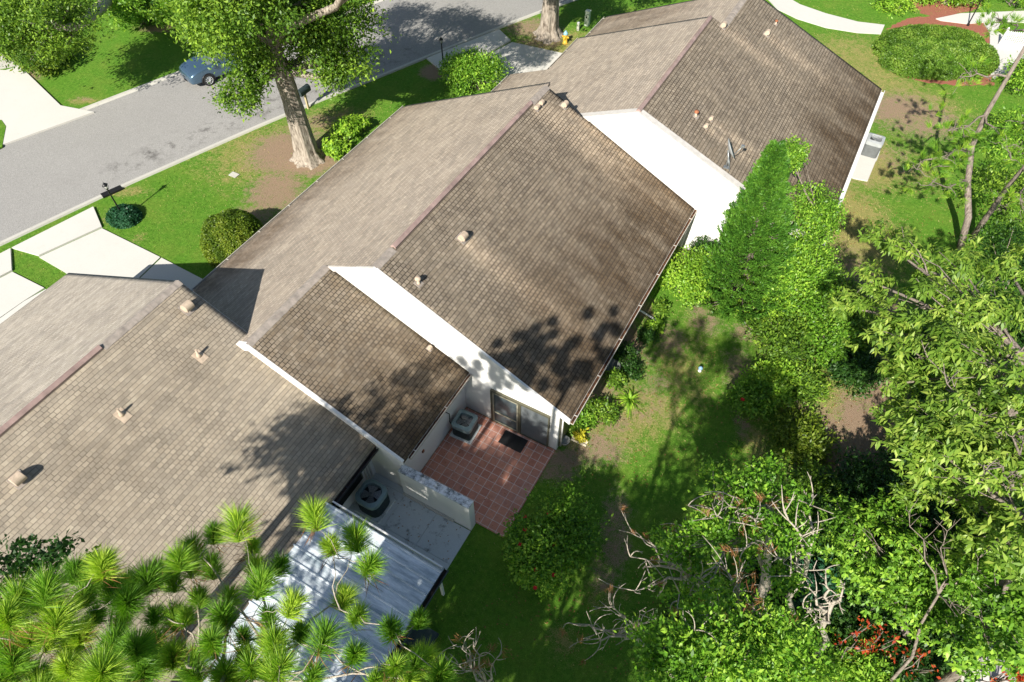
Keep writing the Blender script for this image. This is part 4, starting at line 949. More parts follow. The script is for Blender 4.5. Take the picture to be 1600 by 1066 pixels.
# oaks along the street
t1=P(483,248); 
make_tree('oak_tree','big oak with a pale ribbed trunk on the front lawn, crown over the blue car','tree',t1,
 [(t1.x,t1.y,-.1,.95),(t1.x,t1.y,.15,.72),(t1.x-.03,t1.y,.5,.56),(t1.x-.1,t1.y+.05,1.5,.48),(t1.x-.2,t1.y+.1,3.2,.42),(t1.x-.3,t1.y+.1,4.8,.4),(t1.x-.3,t1.y,6.2,.32)],
 [((-24.6,20.6,7.3),(3.0,3.0,2.4),1300),((-26.0,20.1,7.1),(1.9,2.0,1.7),700),((-22.0,22.6,6.2),(2.3,2.4,1.9),850),((-24.0,18.7,8.9),(2.2,2.2,1.8),700),((-26.6,21.9,5.6),(1.3,1.5,1.2),300),((-23.4,22.4,5.3),(1.7,1.6,.9),260),((-22.6,19.4,9.2),(2.6,2.6,2.0),700),(tuple(P(402,100,5.4)),(1.6,1.6,1.2),400),(tuple(P(378,150,4.6)),(1.1,1.2,.8),170),(tuple(P(536,120,4.8)),(1.1,1.2,.9),170),(tuple(P(545,95,5.4)),(1.3,1.4,1.2),220),((-24.2,25.0,8.6),(2.2,1.8,1.4),520),((-21.4,23.6,9.2),(2.3,2.2,1.4),620),((-27.6,23.4,8.8),(2.2,2.0,1.3),480),((-18.2,21.9,10.4),(1.8,1.8,1.1),360)],
 (13,.15,.07,'broad',.17),M['L_oak'],'oak_bark',seed=31,limbs=14,sub=22,sig=.22)
# root flares and bark ribs belong to the trunk outline
t2=P(857,56)
make_tree('oak_tree','second oak with pale flared trunk beside the yellow hydrant','tree',t2,
 [(t2.x,t2.y,-.1,1.05),(t2.x,t2.y,.2,.72),(t2.x,t2.y,.6,.55),(t2.x+.05,t2.y,2.0,.47),(t2.x+.1,t2.y,4.0,.43),(t2.x+.1,t2.y,6,.36),(t2.x,t2.y,7.2,.3)],
 [((t2.x,t2.y,9.2),(4.6,4.4,2.2),1500),((t2.x-4.2,t2.y-1.2,8.6),(2.8,2.8,1.8),700),((t2.x+3.6,t2.y-1,8.6),(2.6,3,1.7),600),((t2.x-1.6,t2.y-3.4,8.4),(2.8,2.4,1.5),700),((t2.x+.9,t2.y-.2,4.9),(1.0,.9,1.1),130),((t2.x-1.8,t2.y-1.6,5.6),(.9,.9,1.0),80),((t2.x-5.5,t2.y-4.0,8.2),(2.4,2.4,1.5),500),((t2.x+1.4,t2.y-7.6,9.0),(2.4,2.2,1.2),620),((t2.x-1.6,t2.y-6.4,9.2),(2.2,2.0,1.2),500)],
 (9,.20,.10,'broad',.17),M['L_oak'],'oak_bark',seed=33,limbs=12,sub=22,sig=.2)
make_tree('oak_tree','oak crown shading the road beyond the driveway of the right house','tree',(-28,33.5,0),
 [(-29.2,41,-.1,.5),(-29.2,41,3,.35),(-29.2,40.8,7,.25)],
 [((-29,39.5,9),(3.5,3.2,2),900),((-27,43,9.5),(4,4,2),900)],(9,.2,.1,'broad',.17),M['L_oak'],'oak_bark',seed=35,limbs=8)
# top-left garden
make_tree('oak_tree','leaning pale-limbed oak over the planting bed in the top left corner','tree',P(165,5),
 [(P(178,12).x,P(178,12).y,0,.42),(*P(172,-2,1.2)[:2],1.2,.38),(*P(150,18,2.6)[:2],2.6,.34),(*P(122,40,4.2)[:2],4.2,.24),(*P(105,44,5.2)[:2],5.2,.16)],
 [(tuple(P(70,45,5.0)),(2.9,2.9,1.6),700),(tuple(P(25,55,4.6)),(2.6,2.8,1.7),600),(tuple(P(55,5,5.2)),(2.8,2.3,1.5),480),(tuple(P(105,75,3.6)),(1.2,1.2,.8),130)],
 (14,.15,.07,'broad',.17),M['L_oak'],'dead_bark',seed=36,limbs=14,sub=20,sig=.2)
for i,(px,py,rx,h_,mt,lb) in enumerate(((75,108,1.4,1.6,'L_round','yellowish croton bush at the tip of the left planting bed'),(48,75,1.8,2.2,'L_shade','dark dense bush in the left bed behind the croton'),(20,45,2.0,2.6,'L_bright','bright bush in the top left corner of the bed'),(95,88,.9,.9,'L_lime','small lime bush at the right side of the left bed'),(30,88,1.2,1.5,'L_round','olive bush beside the grey pavement at the left edge'))):
    shrub('leafy_shrub',lb,px,py,rx,rx,h_,(8,.2,.09,'broad',.12),M[mt],420,'shrubs in the top left bed',seed=40+i)
for i,(px,py,rx,h_,mt,lb) in enumerate(((225,35,1.9,2.6,'L_bright','tall bright shrub left of the mulch strip across the road'),(262,25,1.9,2.8,'L_shade','dark shrub behind the mulch strip across the road'),(300,45,1.9,2.4,'L_bright','green shrub just left of the big oak crown across the road'),(335,55,1.7,2.2,'L_oak','rounded shrub partly under the oak crown across the road'),(200,5,1.6,2.4,'L_bright','shrub beside the leaning oak trunk at the top edge'),(400,10,2.2,2.6,'L_shade','dark shrub behind the big oak crown'),(330,10,2.2,3.0,'L_bright','tall light shrub at the top edge behind the car'))):
    shrub('leafy_shrub',lb,px,py,rx,rx,h_,(8,.2,.08,'broad',.12),M[mt],520,'shrubs across the road',seed=50+i)
def palm(px,py,h,n,Lf,label,seed,mat='L_bright',cat='palm'):
    r=random.Random(seed); b0=P(px,py); o=empty('palm',b0,label,cat,'palms across the road' if h>1 else None); mb=MB(); mb.tube([b0,b0+Vector((0,0,h))],[.14,.1],9); mb.build('trunk',M['grey_bark'],o)
    V=[];Fc=[];R=[];t=b0+Vector((0,0,h)); cnt=0
    for k in range(n):
        a=k*2.4+r.uniform(-.2,.2); el=r.uniform(.15,1.1); d=Vector((math.cos(a),math.sin(a),0)); pts=[]
        for j in range(9):
            s_=j/8; pts.append(t+d*Lf*s_*math.cos(el*(1-s_*.4))+Vector((0,0,Lf*(math.sin(el)*s_-.85*s_*s_))))
        for j in range(1,9):
            ax=(pts[j]-pts[j-1]).normalized(); sd_=ax.cross(Vector((0,0,1))).normalized()
            for m_ in range(3):
                c=pts[j-1].lerp(pts[j],m_/3)
                for s2 in (1,-1):
                    q=sd_*s2+ax*.7+Vector((0,0,-.25)); q.normalize(); L_=Lf*.38*(1-abs(j/8-.45)); wv=ax.cross(q).cross(q).normalized()*.025
                    V+= [c,c+q*L_*.5+wv,c+q*L_,c+q*L_*.5-wv]; Fc.append([cnt,cnt+1,cnt+2,cnt+3]); cnt+=4; R+= [r.random()]*4
    np_mesh('frond',np.array([tuple(v) for v in V]),np.array(Fc),M[mat],o,attrs={'rnd':np.array(R)})
palm(236,30,1.2,16,1.7,'small arching palm above the mulch strip across the road',1)
palm(255,12,2.4,16,1.9,'taller palm at the top edge left of the big oak',2,'L_shade')
palm(215,20,1.6,14,1.6,'palm beside the leaning oak limb at the top edge',3)

# back garden: conifer and the mass round it
cb=P(1218,452)
def conifer(base,h,r0,label,seed=2):
    r=np.random.default_rng(seed); o=empty('conifer',base,label,'tree'); b0=np.array(base); np_=1500
    t=np.linspace(0,1,np_)**1.15; t=np.clip(t+r.normal(size=np_)*.02,0,1); a=np.arange(np_)*2.399+r.normal(size=np_)*.3
    rad=r0*(1-t)**.88*(.25+.62*r.random(np_)**.45); z=.15+t*(h-.75)
    st=np.stack([b0[0]-.75*t+rad*np.cos(a),b0[1]+.1*t+rad*np.sin(a),z],1); ax=unit(np.stack([np.cos(a)*.75,np.sin(a)*.75,.75+.5*t],1)+r.normal(size=(np_,3))*.12)
    Lp=(.55+.5*r.random(np_))*(.45+.65*(1-t)); k=34
    u=np.tile(np.linspace(0,1,k),np_); p=np.repeat(st,k,0)+np.repeat(ax*Lp[:,None],k,0)*u[:,None]; axr=np.repeat(ax,k,0)
    p+=r.normal(size=p.shape)*(.085*(1-u)+.012)[:,None]; n=len(p)*3
    p=np.repeat(p,3,0); axr=np.repeat(axr,3,0); lx=unit(axr+r.normal(size=(n,3))*.42); LL=.13*(.6+.7*r.random(n))
    v,f=leaves_geo(p,lx,unit(r.normal(size=(n,3))),LL,LL*.3,.05); tone=np.repeat(r.random(np_),k*3); low=v[:,2]<4.6; v[low,1]=np.minimum(v[low,1],23.70-.25*r.random(low.sum()))
    np_mesh('crown',v,f,M['L_conifer'],o,attrs={'rnd':np.repeat(np.clip(tone*.6+r.random(n)*.4,0,1),4)})
    mb=MB(); mb.tube([base,Vector(base)+Vector((-.37,.05,h*.5)),Vector(base)+Vector((-.72,.1,h*.93))],[.2,.13,.02],9)
    for i in range(0,np_,4):
        q=Vector(base)+Vector((-.75*t[i],.1*t[i],max(.1,z[i]-.3))); mb.tube([q,Vector(st[i]),Vector(st[i]+ax[i]*Lp[i]*.7)],[.03,.018,.006],4,False)
    mb.build('trunk',M['grey_bark'],o)
conifer(Vector((-.85,22.0,0)),7.9,1.85,'tall pointed conifer against the white gable of the right house')
B=(10,.11,.055,'broad',.10)
make_tree('leafy_tree','bright bushy tree touching the roof corner to the right of the conifer','tree',P(1262,430),
 [(*P(1262,430)[:2],0,.12),(*P(1262,430)[:2],2.5,.08)],
 [(tuple(P(1262,345,2.9)),(1.25,1.3,1.5),900),(tuple(P(1250,420,2.0)),(1.5,1.3,1.4),900),(tuple(P(1215,420,2.0)),(1.1,1.1,1.3),500),(tuple(P(1235,250,5.0)),(.55,.6,.8),260)],B,M['L_bright'],'grey_bark',seed=61,limbs=10)
mass=[(1180,470,1.6,1.4,1.9,'L_lime','lime bush at the foot of the conifer'),(1225,480,1.7,1.5,1.9,'L_bright','bright bush in front of the conifer, beside the dry lawn'),(1285,480,1.5,1.3,1.4,'L_oak','bush on the lawn edge right of the conifer'),
 (1210,545,1.4,1.3,1.2,'L_oak','dark shaded bush two steps in front of the conifer'),(1290,545,1.2,1.3,1.0,'L_bright','shaded bush beside the fallen grey branch'),(1150,430,.8,.8,1.1,'L_bright','small bush between the white wall corner and the conifer'),
 (1200,610,1.1,1.1,1.0,'L_lime','yellow-green weedy bush on the path by the red blossom'),(1175,640,1.0,1.0,.9,'L_bright','hibiscus bush with one red blossom at mid right'),(1240,620,1.0,1.1,.8,'L_oak','scruffy bush left of the sunny leaf litter'),
 (1320,520,1.2,1.1,1.0,'L_oak','low scrub under the long-leaved tree edge'),(1245,690,1.2,1.1,.7,'L_round','low olive scrub in the shade of the worn path'),(1330,590,1.0,1.0,.8,'L_shade','dark scrub beside the dug trench')]
for i,(px,py,rx,ry,h_,mt,lb) in enumerate(mass):
    shrub('leafy_shrub',lb,px,py,rx,ry,h_,(9,.13,.06,'broad',.10),M[mt],650,'bushes round the conifer',seed=70+i,sub=10,sig=.3)
shrub('leafy_shrub','airy pale bush at the corner of the centre house and white wall',1068,455,1.15,1.2,2.0,(9,.11,.05,'broad',.09),M['L_lime'],650,None,seed=90)
shrub('leafy_shrub','dark thin bush tight against the foot of the white gable wall',1092,412,.75,.7,1.2,(8,.11,.05,'broad',.09),M['L_shade'],260,None,seed=91)
bed=[(975,560,.55,.8,'L_shade'),(1010,530,.45,.7,'L_shade'),(1020,520,.4,.7,'L_lime'),(960,600,.5,.7,'L_oak'),(985,585,.5,.6,'L_shade'),(935,640,.55,.5,'L_oak'),(915,660,.45,.4,'L_bright'),(950,648,.5,.5,'L_oak'),(900,672,.35,.45,'L_bright'),(1030,490,.4,.6,'L_oak')]
bl=['dark leafy plant next to the round planter','dark plant below the white downspout run','light leafy plant at the end of the white downspout','mid green plant left of the strap-leaved clump','dark bed plant between planter and strap-leaved clump','low bed plant below the gutter, left of the strap-leaved clump','bright low plant near the gutter end','low bed plant just under the strap-leaved clump','bright plant beside the grey pot','bed plant above the white downspout run']
for i,(px,py,r_,h_,mt) in enumerate(bed):
    shrub('bed_plant',bl[i],px,py,r_*.8,r_*.8,h_*.75,(8,.12,.055,'broad',.07),M[mt],110,'plants in the narrow bed by the gutter',seed=100+i,cat='plant')
def strap(px,py,n,L_,label,seed,mat='L_lime'):
    r=np.random.default_rng(seed); b0=P(px,py); o=empty('strap_leaf_plant',b0,label,'plant'); a=r.random(n)*6.283; el=.25+r.random(n)*1.0; V=[];Fc=[];R=[]
    for k in range(n):
        d=np.array([math.cos(a[k]),math.sin(a[k]),0]); s_=np.array([-d[1],d[0],0])*.02; L1=L_*(.6+.5*r.random()); pts=[]
        for j in range(6):
            t_=j/5; pts.append(np.array(b0)+d*(L1*t_*math.cos(el[k]))+np.array([0,0,max(.02,L1*(math.sin(el[k])*t_*1.3-.9*t_*t_)+.02)]))
        c0=len(V)
        for j,p_ in enumerate(pts): w_=1-(j/5)**2; V+= [p_-s_*w_,p_+s_*w_]
        for j in range(5): Fc.append([c0+2*j,c0+2*j+1,c0+2*j+3,c0+2*j+2])
        R+= [r.random()]*12
    np_mesh('leaf',np.array(V),np.array(Fc),M[mat],o,attrs={'rnd':np.array(R)})
strap(983,628,90,.95,'bright strap-leaved clump spreading over the bed edge',1)
strap(1150,700,40,.5,'strappy weed clump in the sun beside the worn path',2)
shrub('bed_plant','yellow-leaved plant behind the cream splash block',906,686,.22,.22,.35,(8,.12,.07,'broad',.05),M['L_yellow'],40,seed=120,cat='plant')
hb=shrub('hibiscus_bush','large dark green bush dotted with red flowers below the tiled patio',872,852,1.55,1.7,1.5,(9,.11,.055,'broad',.10),M['L_mid'],1500,seed=121,sub=12,sig=.28)
hp=P(872,852); r_=np.random.default_rng(5)
for (px,py) in ((820,808),(820,828),(837,891),(865,899),(836,919),(857,802),(866,852),(812,851)):
    q=P(px,py,1.25); a=r_.random(6)*.3+np.arange(6)*1.05; c=np.repeat([[q.x,q.y,q.z]],6,0); ax=np.stack([np.cos(a),np.sin(a),np.full(6,.5)],1)
    v,f=leaves_geo(c,ax,np.tile([0,0,1.],(6,1)),.085,.07,.1); np_mesh('flower',v,f,M['flower'],hb,attrs={'rnd':r_.random(len(v))})
q=P(1160,625,.95); v,f=leaves_geo(np.repeat([[q.x,q.y,q.z]],6,0),np.stack([np.cos(np.arange(6)*1.05),np.sin(np.arange(6)*1.05),np.full(6,.5)],1),np.tile([0,0,1.],(6,1)),.1,.08,.1)
tag(np_mesh('hibiscus_flower',v,f,M['flower'],attrs={'rnd':r_.random(len(v))}),'single red blossom on the hibiscus at mid right','flower')

# ---- tall yard-side trees at the right, close to the camera
LF=(9,.19,.06,'rosette',.16)
def lob(px,py,z,r,n,rz=None): return (tuple(P(px,py,z)),(r,r,rz or r*.7),n)
tb=P(1560,830)
make_tree('long_leaf_tree','tall tree with drooping long yellow-green leaves filling the right side','tree',(8.6,17.5,0),
 [(8.6,17.5,-.1,.3),(8.4,17.3,2.5,.25),(7.8,16.8,5,.2),(7.2,16.5,7,.12)],
 [lob(1410,400,6.8,1.0,79),lob(1500,420,6.8,1.3,136),lob(1440,480,7,1.4,172),lob(1540,500,7.2,1.5,187),lob(1380,520,6.4,1.1,93),lob(1480,570,7.2,1.5,201),lob(1580,600,7.5,1.5,187),lob(1400,600,6.4,.9,57),lob(1430,560,6.8,1.0,72),lob(1375,370,6.2,.8,64),lob(1330,480,5.8,.8,57),lob(1360,440,6.2,.8,57),lob(1540,660,7.6,1.3,144),lob(1460,640,7.2,.9,79),lob(1590,420,6.5,1.1,64)],
 LF,M['L_long'],'grey_bark',seed=131,limbs=7,sub=9,sig=.2)
make_tree('long_leaf_tree','long-leaved tree below the other, its branches crossing the right edge','tree',(9.6,13,0),
 [(9.6,13,-.1,.28),(9.2,13,3,.22),(8.6,12.6,5,.15),(8.0,12.2,6,.09)],
 [lob(1440,690,7,1.0,130),lob(1500,720,7.4,1.2,190),lob(1580,720,7.6,1.3,200),lob(1400,650,6.2,.6,40),lob(1465,770,4.6,1.0,90),lob(1560,800,5.6,1.2,130),lob(1425,765,4,.7,35),lob(1600,860,7.2,1.0,100),lob(1530,860,5,.8,50)],
 LF,M['L_long'],'grey_bark',seed=132,limbs=7,sub=12,sig=.26)
make_tree('leafy_tree','loose green tree with thin crooked trunk in the lower right undergrowth','tree',P(1420,1030),
 [(*P(1420,1030,0)[:2],-.1,.14),(*P(1418,1000,1.2)[:2],1.2,.12),(*P(1408,960,2.2)[:2],2.2,.1),(*P(1418,920,3.0)[:2],3.0,.07)],
 [lob(1330,850,3.6,1.3,208),lob(1400,870,3.7,1.3,224),lob(1470,880,3.7,1.2,176),lob(1360,920,3.3,1.0,120),lob(1430,940,3.3,1.1,160),lob(1320,800,3.4,.8,72),lob(1490,960,3.0,1.0,112),lob(1395,800,3.6,.8,72)],
 (9,.13,.055,'rosette',.12),M['L_bright'],'grey_bark',seed=133,limbs=8,sub=14,sig=.25,twig_r=.01)
make_tree('leafy_tree','leafy tree in the bottom right corner above the pale boulder','tree',(8.5,9.3,0),
 [(8.5,9.3,-.1,.16),(8.3,9.3,2.5,.12),(7.9,9.1,4.4,.07)],
 [lob(1570,940,5.4,1.1,200),lob(1600,1020,5.4,1.1,170),lob(1500,1010,4.4,.8,90),lob(1590,880,5.6,.8,90)],
 (9,.13,.06,'rosette',.12),M['L_bright'],'grey_bark',seed=134,limbs=8,sub=14,twig_r=.01)
make_tree('leafy_tree','broad bright crown with round leaves at the bottom centre right','tree',(2.9,4.2,0),
 [(2.9,4.2,-.1,.2),(2.8,4.6,3,.16),(2.6,5.0,6,.12),(2.4,5.2,8,.07)],
 [lob(1120,1000,8.4,1.15,420),lob(1040,1040,8.2,1.0,300),lob(1180,1010,8.4,1.0,300),lob(1100,1060,8.8,1.1,300),lob(1240,1050,8,1.0,240),lob(1010,1010,7.6,.5,70),lob(1160,950,8,.7,140),lob(1230,980,7.6,.6,100)],
 (11,.10,.042,'broad',.10),M['L_mid'],'grey_bark',seed=135,limbs=16,sub=11,sig=.15,twig_r=.008,density=.7)
make_tree('leafy_tree','bright-leaved tree tangled with bare pale twigs at lower centre','tree',(3.6,9.0,0),
 [(3.6,9.0,-.1,.18),(3.2,9.2,2.5,.14),(2.6,9.2,4.8,.1),(2.2,9.0,6.6,.06)],
 [lob(1120,780,6.9,1.0,187),lob(1190,790,7.1,.95,172),lob(1060,860,6.5,.8,93),lob(1140,860,6.9,1.0,158),lob(1220,860,7.1,.9,144),lob(1080,930,6.7,.8,93),lob(1170,760,6.9,.6,64),lob(1240,800,6.9,.6,64),lob(1195,740,7.0,.55,43)],
 (9,.10,.055,'broad',.09),M['L_mid'],'dead_bark',seed=136,limbs=14,sub=9,sig=.17,twig_r=.01)
# low wild growth under them, all countable bushes
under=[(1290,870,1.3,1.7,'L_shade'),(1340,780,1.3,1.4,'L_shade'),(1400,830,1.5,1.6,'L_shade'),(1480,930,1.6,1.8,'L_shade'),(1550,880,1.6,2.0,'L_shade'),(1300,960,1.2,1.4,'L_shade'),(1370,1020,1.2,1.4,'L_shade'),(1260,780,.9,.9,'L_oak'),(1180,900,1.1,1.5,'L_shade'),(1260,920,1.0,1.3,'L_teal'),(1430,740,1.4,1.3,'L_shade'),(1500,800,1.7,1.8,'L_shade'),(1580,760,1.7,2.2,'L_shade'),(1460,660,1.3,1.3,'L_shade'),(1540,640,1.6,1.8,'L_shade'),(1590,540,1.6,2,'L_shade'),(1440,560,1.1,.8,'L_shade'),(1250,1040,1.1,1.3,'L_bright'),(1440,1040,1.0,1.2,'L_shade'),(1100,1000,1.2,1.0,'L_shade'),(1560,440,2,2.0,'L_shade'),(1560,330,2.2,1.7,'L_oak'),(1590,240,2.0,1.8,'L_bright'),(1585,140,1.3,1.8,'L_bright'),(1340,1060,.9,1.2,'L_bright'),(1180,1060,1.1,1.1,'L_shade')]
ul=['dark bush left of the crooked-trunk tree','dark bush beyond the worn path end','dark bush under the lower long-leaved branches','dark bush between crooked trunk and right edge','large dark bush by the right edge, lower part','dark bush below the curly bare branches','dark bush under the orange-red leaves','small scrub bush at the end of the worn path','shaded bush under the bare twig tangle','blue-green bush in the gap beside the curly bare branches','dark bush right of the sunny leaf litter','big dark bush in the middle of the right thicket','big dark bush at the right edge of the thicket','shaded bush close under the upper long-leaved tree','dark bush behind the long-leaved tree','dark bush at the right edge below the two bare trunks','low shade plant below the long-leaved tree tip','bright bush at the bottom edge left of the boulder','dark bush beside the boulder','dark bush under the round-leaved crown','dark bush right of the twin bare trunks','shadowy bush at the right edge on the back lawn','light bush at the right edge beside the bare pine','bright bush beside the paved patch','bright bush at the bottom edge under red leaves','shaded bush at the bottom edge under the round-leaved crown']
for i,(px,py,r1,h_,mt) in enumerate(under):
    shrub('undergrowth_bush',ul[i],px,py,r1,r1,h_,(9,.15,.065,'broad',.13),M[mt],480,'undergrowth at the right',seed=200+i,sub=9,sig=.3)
# bare, crooked twigs
def bare(label,base,tips,r0,seed,group='bare crooked trees',curl=.3,mat='dead_bark',brown=None):
    rr=random.Random(seed); o=empty('bare_tree',base,label,'tree',group); base=Vector(base); mb=MB(); mid=sum((Vector(t_) for t_ in tips),Vector((0,0,0)))/len(tips)
    fork=base.lerp(mid,.68); fork.z=mid.z-1.0
    mb.tube(wob(base,fork,4,.05,seed),[r0,r0*.85,r0*.75,r0*.65,r0*.6],8,False)
    ends=[]
    for k,t_ in enumerate(tips):
        t_=Vector(t_); main=wob(fork,t_,6,.14,seed+k); mb.tube(main,[r0*.5*(1-.75*i/6) for i in range(7)],6,False)
        for j in range(2,7):
            for m_ in range(1 if curl>.4 else 2):
                s_=main[j]; d=(main[j]-main[j-1]).normalized(); side=Vector((rr.uniform(-1,1),rr.uniform(-1,1),rr.uniform(-.2,1))).normalized()
                L=rr.uniform(.25,.75); pts=[s_]; dd=(d*.5+side).normalized(); cu=Vector((rr.uniform(-1,1),rr.uniform(-1,1),rr.uniform(-.6,.8)))*curl
                for q in range(6): dd=(dd+cu).normalized(); pts.append(pts[-1]+dd*L/6)
                mb.tube(pts,[r0*.16,r0*.15,r0*.14,r0*.12,r0*.1,r0*.09,r0*.07],5,True); ends.append(pts[-1])
                if rr.random()<.5:
                    p2=pts[3]; dd2=(dd+Vector((rr.uniform(-1,1),rr.uniform(-1,1),rr.uniform(0,1)))).normalized(); mb.tube([p2,p2+dd2*L*.2,p2+dd2*L*.35+Vector((0,0,.04))],[r0*.11,r0*.09,r0*.06],5)
    mb.build('trunk',M[mat],o)
    if brown:
        r=np.random.default_rng(seed); pp=np.array([tuple(e) for e in ends if rr.random()<brown]); 
        if len(pp):
            v,f,rn=foliage(pp,unit(r.normal(size=pp.shape)),r.random(len(pp)),26,.16,.012,'spray',seed,.04); np_mesh('withered_leaves',v,f,M['L_brown'],o,attrs={'rnd':rn})
    return o
bare('bare grey tree reaching left over the dark lawn at lower centre',(3.0,8.2,0),[P(1095,900,7.4),P(1120,930,7.6),P(1060,940,7.2),P(985,870,5.6),P(975,920,5.4),P(1040,880,5.6),P(990,835,5.4),P(1060,820,5.7)],.09,1,brown=.18)
bare('low bare tree with curled tips at the bottom edge of the dark lawn',(2.2,6.2,0),[P(895,975,5.2),P(960,950,5.4),P(920,1000,5.2),P(1000,960,5.6)],.08,2,brown=.2)
bare('bare twigs with brown withered tufts above the bright-leaved tree',(3.9,10.0,0),[P(1110,810,7.7),P(1130,770,7.9),P(1180,810,7.9),P(1160,860,7.7),P(1075,790,7.5)],.08,3,brown=.3)
bare('pale dead tree with curling hooked branches right of the bright-leaved tree',(5.6,8.6,0),[P(1255,950,5.4),P(1290,890,5.6),P(1320,910,5.5),P(1265,920,5.3),P(1280,985,5)],.11,4,curl=.42)
bare('smooth pale forked dead branch standing in the bright-leaved tree',(4.6,8.9,0),[P(1215,870,7.7),P(1225,800,8.1),P(1235,900,7.5),P(1270,770,7.3)],.1,5,curl=.12)
bare('bare twig cluster at the bottom edge beside the pine tufts',(-.9,2.2,0),[P(690,1020,6),P(720,1010,6),P(775,1030,6),P(740,1000,6.1)],.07,6,curl=.3,brown=.15)
# red and orange leaves low at the bottom right
for i,(px,py,z,n,mt,lb) in enumerate(((1345,1000,2.6,11,'L_red','orange-red leafed vine below the crooked-trunk tree'),(1385,1012,2.8,9,'L_red','red leafed sprig at the foot of the crooked trunk'),(1425,1042,2.6,8,'L_red','red leafed sprig left of the pale boulder'),(1575,1055,2.6,22,'L_red','red-orange sprig over the pale boulder'),(1320,1017,2.6,7,'L_red','small orange sprig at the bottom edge'))):
    shrub('red_leaved_plant',lb,0,0,.5,.45,z*1.0,(8,.12,.06,'broad',.08),M[mt],n,'red-leaved sprigs at the bottom right',seed=300+i,cat='plant',loc=P(px,py,z*.5)*1.0,sub=6,sig=.3)
# twin bare trunks at the right
def slim_pine(label,pts,r0,seed,tufts):
    rr=random.Random(seed); b0=Vector(pts[0]); o=empty('slim_pine_tree',b0,label,'tree','slim pines at the right'); mb=MB(); n=len(pts); mb.tube(pts,[r0*(1-.6*i/(n-1)) for i in range(n)],9); ends=[]
    for (a,e) in tufts:
        s_=Vector(pts[a]); e=Vector(e); main=wob(s_,e,5,.16,rr.randrange(999)); mb.tube(main,[.05,.042,.034,.028,.02,.014],5,False)
        for k in range(12):
            q=main[rr.randint(2,5)]; d=Vector((rr.uniform(-1,1),rr.uniform(-1,1),rr.uniform(-.7,.5))).normalized()*rr.uniform(.3,.9); w_=wob(q,q+d,3,.25,rr.randrange(999)); mb.tube(w_,[.018,.015,.011,.007],4,False); ends.append(w_[-1])
    mb.build('trunk',M['pine_bark' if seed%2 else 'grey_bark'],o)
    if ends:
        pp=np.array([tuple(e) for e in ends for _ in range(2)])+np.random.default_rng(seed).normal(size=(len(ends)*2,3))*.15; v,f,rn=foliage(pp,unit(np.random.default_rng(seed).normal(size=pp.shape)+[0,0,.8]),np.random.default_rng(seed).random(len(pp)),60,.24,.014,'spray',seed,.03); np_mesh('crown',v,f,M['L_pine'],o,attrs={'rnd':rn})
slim_pine('tall bare-trunked pine bending right with curly dead side branches',[P(1500,388),P(1513,340,1.5),P(1512,285,2.8),P(1519,228,4.2),P(1540,180,5.6),P(1575,120,7.2),P(1610,60,8.6)],.16,2,
 [(3,P(1432,265,5)),(3,P(1480,190,5.6)),(4,P(1480,205,5.8)),(2,P(1450,290,4)),(5,P(1500,120,7)),(4,P(1580,250,5.4)),(6,P(1560,30,8)),(3,P(1470,260,4.6))])
slim_pine('bare straight trunk rising right from beside the bending pine',[P(1518,372),P(1545,335,1.6),P(1572,295,3.2),P(1600,262,4.8),P(1640,205,6.6)],.14,4,[(3,P(1600,330,4.6)),(4,P(1590,190,6.5))])
mb=MB(); a,c=P(1330,585,.3),P(1400,520,.6); mb.tube(wob(a,c,5,.05,3),[.06,.09,.1,.1,.08,.06],8); tag(mb.build('fallen_log',M['grey_bark']),'grey fallen log leaning across the scrub beside the path','log')

